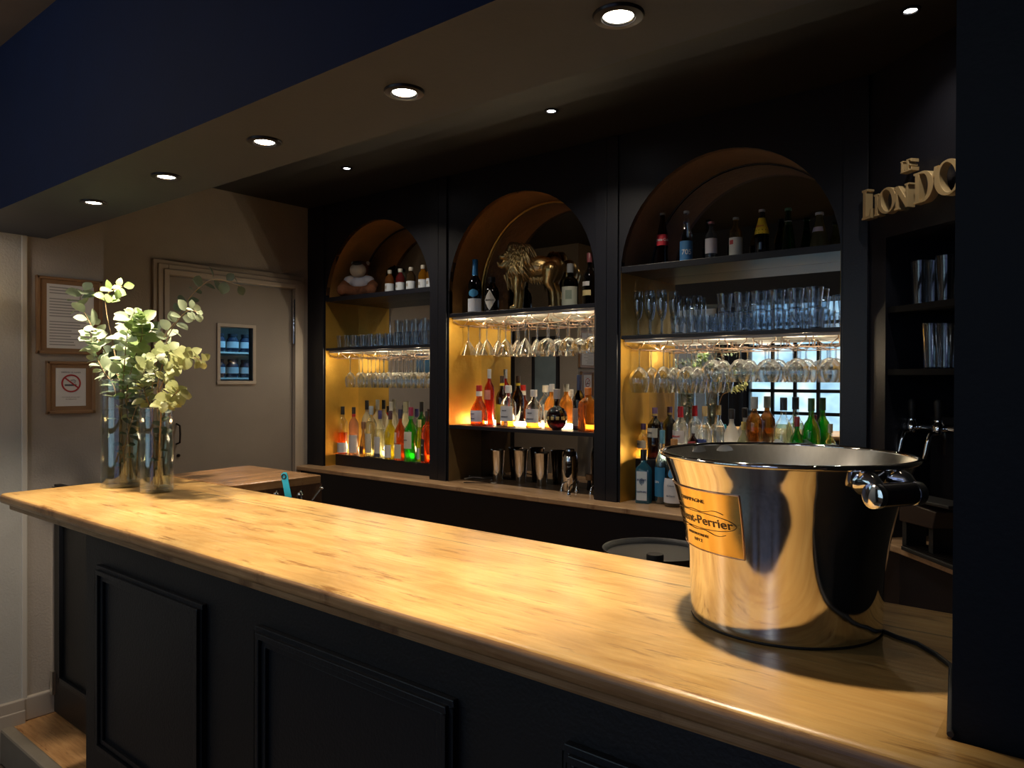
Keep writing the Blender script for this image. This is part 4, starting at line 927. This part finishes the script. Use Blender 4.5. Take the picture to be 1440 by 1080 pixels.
def letter(ch, s, z, hgt, parent, wsc=1., depth=.03):
    cu = bpy.data.curves.new('letter', 'CURVE'); cu.dimensions = '2D'; cu.fill_mode = 'BOTH'; cu.extrude = depth/2; cu.bevel_depth = .0008
    for ring in LT[ch][0]:
        sp = cu.splines.new('POLY'); sp.points.add(len(ring)-1)
        for i, (x, y) in enumerate(ring): sp.points[i].co = (x*hgt*wsc, y*hgt, 0, 1)
        sp.use_cyclic_u = True
    tmp = bpy.data.objects.new('tmp', cu); COL.objects.link(tmp)
    ev = tmp.evaluated_get(bpy.context.evaluated_depsgraph_get()); me = ev.to_mesh()
    mb = MB(); mb.add([(v.co.x+s, -.02-depth/2+v.co.z*-1, v.co.y+z) for v in me.vertices], [tuple(p.vertices) for p in me.polygons])
    ev.to_mesh_clear(); bpy.data.objects.remove(tmp); bpy.data.curves.remove(cu)
    o = mb.build('letter', M['signgold'], parent)
    return o
sg = thing('wall_sign', 'raised gold lettering LE LION D\'OR on the dark angled wall', 'sign', (CW[0], CW[1], 2.078), -A38)
for ch, s, hgt, ws in (('L', .022, .112, .75), ('I', .088, .080, .9), ('O', .108, .090, 1.05), ('N', .192, .082, 1.0), ('D', .285, .105, .95), ("'", .372, .105, 1), ('O', .378, .112, 1.05), ('R', .50, .09, 1)):
    letter(ch, s, 0, hgt, sg, ws)
letter('L', .222, .125, .04, sg); letter('E', .250, .125, .04, sg)

# ------------------------------------------------------------------ beer taps
tp = atZ(1316, 760, LEDZ); TX, TY = tp.x, tp.y
bt = thing('beer_tower', 'dark glossy beer tower with two chrome taps right of the niches', 'beer tap', (TX, TY, LEDZ), -A38)
ztap = atY(1316, 601, TY).z-LEDZ
MB().box(-.035, .09, .0, .10, 0, ztap+.045).build('column', glossblk, bt, bevel=.008, seg=3)
MB().tube([(-.09, -.03, ztap), (.16, -.03, ztap)], .014, 14).build('crossbar', M['chrome'], bt, smooth=50)
for dx in (-.065, .062):
    b_ = MB().lathe([(.018, -.02), (.02, -.01), (.02, .012), (.014, .02), (.014, .03)], 18, (dx, -.05, ztap)).build('tap_body', M['chrome'], bt, smooth=50)
    MB().lathe([(.009, .03), (.011, .04), (.014, .07), (.015, .095), (.010, .105)], 16, (dx, -.05, ztap)).build('lever', M['rubber'], b_, smooth=50)
    MB().tube([(dx, -.05, ztap-.012), (dx, -.085, ztap-.022), (dx+.0, -.095, ztap-.05), (dx-.01, -.10, ztap-.11)], [.010, .009, .008, .008], 12).build('spout', M['chrome'], b_, smooth=50)
dt0 = atZ(1262, 764, LEDZ+.01); 
dtr = thing('drip_tray', 'black slatted drip tray on the oak ledge below the beer taps', 'tray', (-.42, 2.80, LEDZ), -radians(48))
MB().box(-.16, .2, -.065, .08, 0, .014).build('tray_body', M['rubber'], dtr, bevel=.003)
gr = MB()
for k in range(9): gr.box(-.155, .195, -.058+k*.0155, -.052+k*.0155, .014, .019)
gr.build('grating', M['ring'], dtr)
bx = thing('knock_box', 'dark brown box with a flat lid and bar handle by the beer taps', 'box', (-.475, 2.86, LEDZ+.0), -radians(40))
MB().prism([(-.10, .10), (.06, .10), (.075, .16), (-.10, .175)], -.05, .05).xf(Matrix.Rotation(pi/2, 4, 'X')).build('case', mat('dark_brown_case', (.035, .022, .018), .35), bx, bevel=.004)
MB().box(-.11, .13, -.052, .052, .178, .19).build('lid', M['rubber'], bx, bevel=.003)
MB().box(-.095, -.075, -.04, .04, 0, .105).box(.03, .05, -.04, .04, 0, .105).build('stand', M['rubber'], bx)
q = atZ(1331, 752, LEDZ)
cpt = thing('espresso_cup', 'white cup half hidden by the pillar beside the drip tray', 'cup', (q.x+.02, q.y, LEDZ))
MB().lathe(shell([(.02, 0), (.03, .012), (.036, .06)], .003), 24).build('cup_body', paint((.75, .74, .72), .25), cpt, smooth=50)
MB().tube([(-.034, 0, .048), (-.052, 0, .044), (-.054, 0, .024), (-.032, 0, .018)], .004, 8).build('handle', paint((.75, .74, .72), .25), cpt, smooth=60)

# ------------------------------------------------------------------ champagne bucket
BX, BY, BZ = -.407, 1.190, 1.08
bk = thing('champagne_bucket', 'large polished steel champagne bucket with a brass plate on the countertop', 'bucket', (BX, BY, BZ))
BP = [(.136, 0), (.141, .002), (.1435, .007), (.1440, .03), (.1443, .05), (.1462, .085), (.1500, .12), (.1560, .155), (.1640, .19), (.1730, .22), (.1825, .245), (.1895, .262)]
def smoothprof(P, n=3):
    out = []
    for i in range(len(P)-1):
        p0 = P[max(i-1, 0)]; p1 = P[i]; p2 = P[i+1]; p3 = P[min(i+2, len(P)-1)]
        for k in range(n):
            t_ = k/n; f = lambda a, b, c, d: .5*((2*b)+(-a+c)*t_+(2*a-5*b+4*c-d)*t_*t_+(-a+3*b-3*c+d)*t_**3)
            out.append((f(p0[0], p1[0], p2[0], p3[0]), f(p0[1], p1[1], p2[1], p3[1])))
    return out+[P[-1]]
SP_ = BP[:2]+smoothprof(BP[2:])
MB().lathe(SP_, 128, caps=(True, False)).build('outer_shell', M['bucket'], bk, smooth=60)
MB().lathe([(r-.003, z) for r, z in reversed(smoothprof(BP[3:]))]+[(.13, .02), (.001, .02)], 96, caps=(False, False)).build('inner_shell', M['brushed'], bk, smooth=60)
MB().tube([(.1905*cos(2*pi*k/96), .1905*sin(2*pi*k/96), .2625) for k in range(96)], .0042, 10, closed=True).build('rim', M['bucket'], bk, smooth=80)
MB().tube([(.140*cos(2*pi*k/96), .140*sin(2*pi*k/96), .003) for k in range(96)], .003, 8, closed=True).build('foot_ring', M['rubber'], bk, smooth=80)
def brad(z):
    for (r0, z0), (r1, z1) in zip(SP_, SP_[1:]):
        if z0 <= z <= z1: return r0+(r1-r0)*(z-z0)/max(1e-6, z1-z0)
    return SP_[-1][0]
def bpatch(a0, a1, z0, z1, off, n=40, mz_=14, skew=0.):
    mb = MB(); vs = []; fs = []
    for j in range(mz_+1):
        z = z0+(z1-z0)*j/mz_
        for k in range(n+1): a = a0+(a1-a0)*k/n; r = brad(z)+off; vs.append((r*cos(a), r*sin(a), z))
    for j in range(mz_):
        for k in range(n): o = j*(n+1)+k; fs.append((o, o+1, o+n+2, o+n+1))
    return mb.add(vs, fs)
PA0, PA1, PZ0, PZ1 = radians(198), radians(268.5), .121, .216
pt = bpatch(PA0, PA1, PZ0, PZ1, .0012).build('brass_plate', M['plate'], bk, smooth=60)
bd = MB()
rim_ = [(PA0, PZ0), (PA1, PZ0), (PA1, PZ1), (PA0, PZ1)]
path = []
for (a, b), (c, d) in zip(rim_, rim_[1:]+rim_[:1]):
    for k in range(24): path.append((a+(c-a)*k/24, b+(d-b)*k/24))
bd.tube([((brad(z)+.0012)*cos(a), (brad(z)+.0012)*sin(a), z) for a, z in path], .0011, 6, closed=True).build('plate_border', M['copper'], pt, smooth=80)
PAC = radians(235.5)
def btext(s_, size, z, xs=1., bold=.0002):
    wrap(text_mb(s_, size, .0002, bold=bold, xs=xs), lambda zz: brad(zz)+.0016, z, PAC).build('lettering', M['plateborder'], pt)
zc_ = (PZ0+PZ1)/2
btext('CHAMPAGNE', .0080, zc_+.030, 1.4, 0); btext('Laurent-Perrier', .0182, zc_, 1.36, .0002); btext('MAISON FONDÉE', .0056, zc_-.024, 1.3, 0); btext('1812', .0068, zc_-.033, 1.8, 0)
def scroll(f_, n=60): return MB().tube([((brad(z)+.0017)*cos(a), (brad(z)+.0017)*sin(a), z) for a, z in [f_(k/n) for k in range(n+1)]], .0004, 5)
for sgn in (1, -1):
    scroll(lambda u: (PAC+(-1+2*u)*.40, zc_+sgn*(.0155+.0035*sin(u*4*pi)*cos(u*pi))), 80).build('scrollwork', M['plateborder'], pt)
ov = MB().tube([((brad(z)+.0017)*cos(a), (brad(z)+.0017)*sin(a), z) for a, z in [(PAC+.52*cos(2*pi*k/80)*(abs(cos(2*pi*k/80))+.001)**-.35, zc_+.0125*sin(2*pi*k/80)) for k in range(80)]], .0004, 5, closed=True).build('cartouche', M['plateborder'], pt)
HZ = .232
for base in (radians(332), radians(152)):
    hw = radians(8.5); rg = brad(HZ)+.030
    g0, g1 = [Vector((rg*cos(base+q*hw), rg*sin(base+q*hw), HZ-.004)) for q in (-1, 1)]
    ax_ = (g1-g0).normalized()
    ho = MB().tube([g0, g1], .0165, 24).build('handle', glossblk, bk, smooth=50)
    for q, g in ((-1, g0), (1, g1)):
        MB().tube([g-ax_*.002*1, g+ax_*q*.006, g+ax_*q*.012, g+ax_*q*.014], [.0172, .0176, .0168, .012], 24).build('end_ring', M['chrome'], ho, smooth=50)
        r0 = brad(HZ+.012)
        a = base+q*hw*1.05; c = Vector((r0*cos(a), r0*sin(a), HZ+.012)); d = Vector((cos(a), sin(a), 0))
        MB().tube([c-d*.0005, c+d*.008, c+d*.018, g+Vector((0, 0, .006))], [.019, .017, .011, .010], 18).build('handle_bracket', M['chrome'], ho, smooth=50)
# cable lying on the counter
cb = [atZ(1243, 888, 1.084), atZ(1262, 896, 1.084), atZ(1290, 905, 1.084), atZ(1316, 920, 1.084), atZ(1338, 937, 1.084), atZ(1370, 960, 1.084)]
cb = [Vector((v.x, v.y, 1.084)) for v in cb]; cb[-1].y = min(cb[-1].y, .905)
cb = [v for v in cb if v.x < -.14 or v.y < .905]
tag(MB().tube(cb, .0035, 8).build('power_cable', M['rubber'], smooth=60), 'black cable lying on the countertop behind the bucket', 'cable')

# ------------------------------------------------------------------ vases and eucalyptus
V1 = atZ(174, 687, 1.08); V2 = atZ(220, 694, 1.08)
V1.y += .03; V1.x = atY(174, 600, V1.y).x; V2.y += .02; V2.x = atY(220.5, 600, V2.y).x
def vase(nm, V, r, h, lab, wl):
    t = thing('glass_vase', lab, 'vase', (V.x, V.y, 1.08), 0, 'glass cylinder vases')
    MB().lathe(shell([(r, .004), (r, h)], .003), 40, caps=(False, True)).build('glass_wall', M['vase'], t, smooth=50)
    MB().lathe([(r*.97, 0), (r, .002), (r, .016), (r*.9, .018)], 40).build('glass_base', M['glassthick'], t, smooth=50)
    MB().lathe([(r-.005, .02), (r-.005, wl)], 40).build('water', M['water'], t, smooth=50)
    MB().tube([(r*cos(2*pi*k/48), r*sin(2*pi*k/48), h) for k in range(48)], .0022, 6, closed=True).build('rim', M['glassthick'], t, smooth=80)
vase('a', V1, .074, atY(174, 534, V1.y).z-1.08, 'tall glass cylinder vase, the left and taller one', .27)
vase('b', V2, .052, atY(220, 573, V2.y).z-1.08, 'shorter glass cylinder vase standing right of the tall one', .19)
def leaf_mb(mb, c, d, n, L, W):
    """leaf from c along d, face normal n"""
    d = d.normalized(); s = d.cross(n).normalized(); n = s.cross(d)
    prof = [(0, .06), (.15, .55), (.35, .92), (.55, 1), (.75, .8), (.9, .42), (1, .02)]
    vs = []; fs = []
    for t_, w in prof:
        cv = n*(-.18*L*t_*t_)
        vs += [c+d*(L*t_)+cv-s*(W*w*.5)+n*(.10*W*w), c+d*(L*t_)+cv, c+d*(L*t_)+cv+s*(W*w*.5)+n*(.10*W*w)]
    for i in range(len(prof)-1):
        o = i*3; fs += [(o, o+1, o+4, o+3), (o+1, o+2, o+5, o+4)]
    mb.add(vs, fs)
def bez(P, n):
    P = [Vector(p) for p in P]; out = []
    for i in range(len(P)-1):
        p0, p1, p2, p3 = P[max(i-1, 0)], P[i], P[i+1], P[min(i+2, len(P)-1)]
        for k in range(n):
            t_ = k/n; out.append(.5*((2*p1)+(-p0+p2)*t_+(2*p0-5*p1+4*p2-p3)*t_*t_+(-p0+3*p1-3*p2+p3)*t_**3))
    return out+[P[-1]]
def branch(label, V, base, px, dys, L, m, seed, start=.3, step=1, dens=2, r0=.0028, bare=()):
    random.seed(seed)
    pts = [Vector((V.x+base[0], V.y+base[1], 1.104))]
    for (a, b), dy in zip(px, dys): pts.append(atY(a, b, V.y+dy))
    cv = bez(pts, 7); n = len(cv)
    t = thing('eucalyptus_branch', label, 'branch', tuple(pts[0]), 0, 'eucalyptus branches in the vases')
    iv = Matrix.Translation(-pts[0])
    MB().tube(cv, [r0*(1-.65*i/n) for i in range(n)], 6).xf(iv).build('twig', M['stem'], t, smooth=70)
    mb = MB()
    k = int(n*start)
    while k < n:
        c = cv[k]; tg = (cv[min(k+1, n-1)]-cv[k-1]).normalized()
        a0 = random.uniform(0, 2*pi)
        u = tg.orthogonal().normalized(); w = tg.cross(u)
        for q_ in range(dens):
            a = a0+2*pi*q_/dens+random.uniform(-.3, .3)
            d = (u*cos(a)+w*sin(a)+tg*random.uniform(.1, .7)).normalized()
            tocam = (Vector((0, 0, CH+.5))-c).normalized()
            nn_ = (tg*.5+tocam*random.uniform(.1, .9)+Vector((random.uniform(-.5, .5), random.uniform(-.5, .5), random.uniform(0, .9)))).normalized()
            ll = L*random.uniform(.7, 1.15)*(1-.25*(k/n > .9))
            if abs(d.dot(nn_)) > .9: nn_ = (nn_+u).normalized()
            leaf_mb(mb, c+d*.004, d, nn_, ll, ll*random.uniform(.68, .95))
        k += step
    mb.xf(iv).build('leaves', m, t, smooth=80)
B = branch
B('branch with large pale round leaves leaning up to the left', V1, (.03, .01), [(176, 560), (150, 500), (127, 455), (113, 425), (118, 408)], (.0, .0, -.01, -.02, -.02), .062, M['leafA'], 11, .45, 2)
B('short branch with bright round leaves at the top left', V1, (-.02, -.02), [(170, 560), (158, 480), (150, 440), (150, 415), (172, 403)], (.01, .02, .02, .01, 0), .046, M['leafB'], 12, .72, 2)
B('upright branch with sage leaves above the tall vase', V1, (-.03, .0), [(172, 560), (176, 500), (180, 465), (188, 440)], (0, -.02, -.03, -.03), .052, M['leafA'], 13, .25, 1)
B('branch with pale leaves spreading left over the vase rim', V1, (.04, -.01), [(165, 560), (145, 520), (130, 490), (128, 465)], (-.02, -.03, -.04, -.05), .046, M['leafA'], 14, .18, 1)
B('dense green branch in the middle of the bouquet', V1, (.0, .03), [(178, 560), (188, 510), (200, 470), (196, 445)], (.0, .01, .0, -.01), .052, M['leafB'], 15, .25, 1)
B('grey green branch behind the bouquet middle', V1, (-.04, .03), [(180, 560), (172, 520), (160, 500), (185, 480), (215, 465)], (.03, .05, .06, .05, .05), .052, M['leafD'], 16, .3, 1)
B('long thin branch arching right across the door', V2, (-.01, .0), [(212, 590), (216, 530), (228, 480), (248, 450), (270, 415), (300, 393), (338, 402)], (0, .0, .02, .04, .06, .08, .08), .036, M['leafD'], 17, .55, 3, r0=.0024)
B('yellow green branch reaching right over the short vase', V2, (.01, .01), [(215, 590), (228, 540), (245, 515), (262, 500), (284, 508)], (0, -.02, -.03, -.03, -.02), .036, M['leafC'], 18, .42, 1)
B('yellow green branch with pointed leaves above the short vase', V2, (-.015, -.01), [(214, 590), (206, 560), (200, 535), (212, 505), (240, 492)], (-.01, -.04, -.05, -.05, -.04), .042, M['leafE'], 19, .35, 1)
B('low yellow leaved branch at the rim of the short vase', V2, (.02, -.005), [(226, 590), (228, 572), (240, 560), (252, 548)], (-.02, -.04, -.05, -.05), .044, M['leafC'], 20, .55, 1)
B('small branch with pale leaves in the middle right', V2, (.0, .015), [(222, 590), (222, 540), (232, 500), (238, 470), (262, 438), (280, 440)], (.02, .02, .03, .04, .03, .03), .040, M['leafA'], 21, .5, 2)
B('dark leaved branch between the two vases', V1, (.05, .02), [(196, 600), (200, 560), (210, 530), (232, 520)], (.04, .05, .06, .05), .048, M['leafD'], 22, .2, 1)
B('dark stem with leaves standing in the short vase water', V2, (.0, .02), [(222, 640), (226, 600), (232, 580)], (.01, .01, .0), .032, M['leafD'], 23, .2, 2)
B('dark stem with leaves inside the tall vase', V1, (-.03, -.02), [(172, 640), (186, 590), (196, 560)], (-.01, 0, .01), .036, M['leafD'], 24, .25, 2)

# ------------------------------------------------------------------ notice boards
def board(name, lab, y0, y1, z0, z1, py0, py1, pz0, pz1):
    t = thing(name, lab, 'notice', (XN, (y0+y1)/2, (z0+z1)/2))
    oy, oz = (y0+y1)/2, (z0+z1)/2
    f_ = MB(); w = .012
    for a, b, c, d in ((y0, y1, z1-w, z1), (y0, y1, z0, z0+w), (y0, y0+w, z0, z1), (y1-w, y1, z0, z1)): f_.box(0, .018, a-oy, b-oy, c-oz, d-oz)
    f_.build('frame', M['frame'], t, bevel=.002)
    MB().box(.0, .010, y0-oy+.01, y1-oy-.01, z0-oz+.01, z1-oz-.01).build('backing', M['frame'], t)
    pp = MB().box(.010, .0115, py0-oy, py1-oy, pz0-oz, pz1-oz).build('paper', M['paper'], t)
    return t, pp, oy, oz
a = atX(50, 387, XN); b = atX(146, 470, XN)
t, pp, oy, oz = board('notice_board', 'brown framed board with a typed notice on the left wall', 1.175, 1.44, 1.568, 1.903, 1.215, 1.405, 1.592, 1.872)
tx = MB()
for k in range(21):
    z = .125-k*.0125; random.seed(k+40)
    if k in (3, 11): continue
    tx.box(.0116, .012, -.085, -.085+.15*random.uniform(.55, 1), z, z+.0042)
tx.xf(Matrix.Translation((0, .002, -.005))).build('printed_lines', M['inkgrey'], pp)
t, pp, oy, oz = board('no_smoking_sign', 'brown framed no-smoking notice with a red barred circle', 1.214, 1.41, 1.305, 1.535, 1.25, 1.372, 1.337, 1.505)
ns = MB(); cz = .018; cy = 1.311-oy
ns.add([(.0125, cy+r*cos(a), cz+r*sin(a)) for r in (.033, .040) for a in [2*pi*k/40 for k in range(40)]], [(k, (k+1) % 40, 40+(k+1) % 40, 40+k) for k in range(40)])
ns.add([(.0128, cy-.028+dx, cz+.022+dz) for dx, dz in ((0, 0), (.004, .005), (.058, -.039), (.054, -.044))], [(0, 1, 2, 3)])
ns.build('prohibition_circle', M['redink'], pp)
cg = MB().add([(.0122, cy+x, cz+z) for x, z in ((-.026, -.004), (.012, -.004), (.012, -.012), (-.026, -.012))], [(0, 1, 2, 3)]).add([(.0122, cy+x, cz+z) for x, z in ((.014, -.004), (.022, -.004), (.022, -.012), (.014, -.012))], [(0, 1, 2, 3)])
cg.tube([(.0122, cy+.018, cz), (.0122, cy+.012, cz+.006), (.0122, cy+.02, cz+.01), (.0122, cy+.012, cz+.016), (.0122, cy-.002, cz+.014)], .0012, 4)
cg.build('cigarette_symbol', M['ink'], pp)
ft_ = MB()
for s_, z, sz in (('DÉFENSE DE FUMER', .066, .009), ('Il est interdit de fumer dans', -.043, .0065), ('cet établissement', -.052, .0065)):
    tm = text_mb(s_, sz, .0001); ft_.add([(.0122, y_+cy, z_+z) for y_, z_, _ in tm.v], tm.f)
ft_.build('printed_text', M['ink'], pp)

# ------------------------------------------------------------------ things behind the counter
q = atZ(925, 790, .9)
tr = atZ(928, 776, .905)
t = thing('round_tray', 'round black serving tray with a raised rim behind the countertop', 'tray', (tr.x, tr.y-.03, .9))
MB().lathe([(.0, .004), (.155, .004), (.165, .02), (.170, .021), (.160, .0), (.0, .0)], 64, caps=(False, False)).build('tray_body', mat('black_tray', (.02, .022, .027), .45, bump=.1, bscale=300), t, smooth=50)
kb = atZ(921, 792, .91)
tag(MB().lathe([(.024, 0), (.026, .002), (.026, .03), (.024, .034)], 32).build('jar_lid', M['rubber'], loc=(kb.x, kb.y, .9042), smooth=40), 'small black round lid standing on the serving tray', 'lid')
yq = 1.50
q = atY(403, 695, yq)
hold = thing('utensil_cup', 'steel cup of bar tools hidden just behind the countertop', 'cup', (q.x+.02, yq, .9))
MB().lathe(shell([(.04, 0), (.045, .09)], .002), 28).build('cup_body', M['brushed'], hold, smooth=50)
a, b = atY(408, 712, yq), atY(399, 664, yq)
t = thing('bottle_opener', 'turquoise flat bottle opener sticking up behind the counter', 'bottle opener', tuple(a))
d = b-a; ln = d.length
mb = MB(); mb.prism([(-.013, -.02), (.013, -.02), (.012, ln*.7), (.0135, ln*.85), (.011, ln*.97), (0, ln), (-.011, ln*.97), (-.0135, ln*.85), (-.012, ln*.7)], -.0015, .0015)
ang = atan2(-d.x, d.z)
mb.xf(Matrix.Rotation(-ang, 4, 'Y') @ Matrix.Rotation(.45, 4, 'Z') @ Matrix.Rotation(pi/2, 4, 'X')).build('blade', mat('turquoise_steel', (.03, .42, .55), .3, metal=.3), t, bevel=.001)
hx = b-(b-a)*.13
MB().tube([(hx-a)+Vector((.008*cos(.45)*cos(k/10*pi), .008*sin(.45)*cos(k/10*pi)-.003, .008*sin(k/10*pi))) for k in range(20)], .0022, 6, closed=True).build('ring', M['rubber'], t)
a, b = atY(432, 712, yq+.02), atY(452, 686, yq+.02)
t = thing('bar_spoon', 'steel bar spoon leaning behind the counter', 'spoon', tuple(a), 0)
MB().tube([(0, 0, 0), tuple(b-a)], .0028, 8).build('handle', M['chrome'], t, smooth=60)
MB().ell(tuple(b-a), (.010, .004, .006)).build('spoon_tip', M['chrome'], t, smooth=60)
for px, py, lab in ((422, 693, 'silver pour spout showing behind the counter'), (388, 692, 'pale pour spout left of the turquoise opener')):
    a = atY(px, py+18, yq+.01); t = thing('pour_spout', lab, 'pour spout', tuple(a))
    MB().lathe([(.008, 0), (.009, .03), (.011, .036), (.008, .044)], 14).build('stopper', M['chrome'], t, smooth=50)
    MB().tube([(0, 0, .04), (.004, 0, .05), (.012, 0, .052)], .003, 8).build('spout', M['chrome'], t, smooth=50)

# ------------------------------------------------------------------ lights
def spot(loc, e, col, ang=70, blend=.6, r=.02, rot=(0, 0, 0)):
    l = bpy.data.lights.new('spot', 'SPOT'); l.energy = e; l.color = col; l.spot_size = radians(ang); l.spot_blend = blend; l.shadow_soft_size = r
    o = bpy.data.objects.new('spot', l); COL.objects.link(o); o.location = loc; o.rotation_euler = rot
    o['kind'] = 'helper'; return o
def downlight(lab, x, y, z, r, lens, e, col, ang, blend, grp):
    t = thing('downlight', lab, 'downlight', (x, y, z), 0, grp)
    MB().lathe([(r*.62, -.002), (r*.66, -.006), (r*.95, -.005), (r, -.001), (r, .0)], 40, caps=(False, False)).build('trim_ring', M['ring'], t, smooth=50)
    MB().lathe([(r*.55, -.0015), (r*.60, -.004), (r*.64, -.003)], 36, caps=(False, False)).build('inner_ring', M['brushed'], t, smooth=50)
    MB().lathe([(r*.0, -.0025), (r*.55, -.0025), (r*.55, -.001)], 32, caps=(False, False)).build('lens', lens, t)
    spot((x, y, z-.012), e, col, ang, blend)
WARM = (1, .83, .62)
EN = [39, 39, 37, 35, 52]; AN = [66, 66, 66, 68, 94]
for k in range(5):
    downlight('black-ringed downlight in the soffit, %s' % ('nearest the camera and largest', 'second nearest', 'third from the camera', 'fourth from the camera', 'farthest, above the vases')[k], -.6405-.5196*k, 1.064, 2.066, .043, M['lamp'], EN[k], WARM, AN[k], .55, 'soffit downlights')
spot((-.12, 1.064, 2.05), 3, WARM, 66, .55)
for k in range(3):
    downlight('small bright downlight in the dark rear ceiling, %s' % ('right', 'middle', 'left')[k], -.5095-1.4175*k, 2.637, ZC, .032, M['lampcool'], (9, 26, 34)[k], (1, .86, .68), 130, .9, 'rear ceiling downlights')
# added point lights under the rack shelves, brightening the hanging glasses
for i, (x0, x1) in enumerate(NX):
    for q in (.17, .5, .83):
        l = bpy.data.lights.new('rack_fill', 'POINT'); l.energy = (1.0, 1.2, 1.2)[i]; l.color = (1, .82, .55); l.shadow_soft_size = 0
        o = bpy.data.objects.new('rack_fill', l); COL.objects.link(o); o.location = (x0+(x1-x0)*q, 3.15, (1.585, 1.755, 1.59)[i]); o['kind'] = 'helper'
# cool storeroom light
l = bpy.data.lights.new('storeroom_light', 'POINT'); l.energy = 26; l.color = (.25, .65, 1); l.shadow_soft_size = 0
o = bpy.data.objects.new('storeroom_light', l); COL.objects.link(o); o.location = (-4.75, 2.95, 2.3); o['kind'] = 'helper'
# fill lights added out of frame: one warm, one cool near the front wall
l = bpy.data.lights.new('room_fill', 'POINT'); l.energy = 14; l.color = (1, .86, .70); l.shadow_soft_size = .15
o = bpy.data.objects.new('room_fill', l); COL.objects.link(o); o.location = (-2.6, -.2, 2.35); o['kind'] = 'helper'
l = bpy.data.lights.new('room_fill', 'POINT'); l.energy = 9; l.color = (.85, .92, 1); l.shadow_soft_size = .15
o = bpy.data.objects.new('room_fill', l); COL.objects.link(o); o.location = (-.2, -1.5, 2.3); o['kind'] = 'helper'
w = bpy.data.worlds.new('world'); S.world = w; w.use_nodes = True
w.node_tree.nodes['Background'].inputs[0].default_value = (.6, .7, 1, 1); w.node_tree.nodes['Background'].inputs[1].default_value = .02
try:
    S.cycles.transparent_max_bounces = 32; S.cycles.max_bounces = 10; S.cycles.glossy_bounces = 6
    S.cycles.sample_clamp_indirect = 6; S.cycles.caustics_reflective = False; S.cycles.caustics_refractive = False
except Exception: pass
S.view_settings.view_transform = 'Standard'; S.view_settings.exposure = 0.25
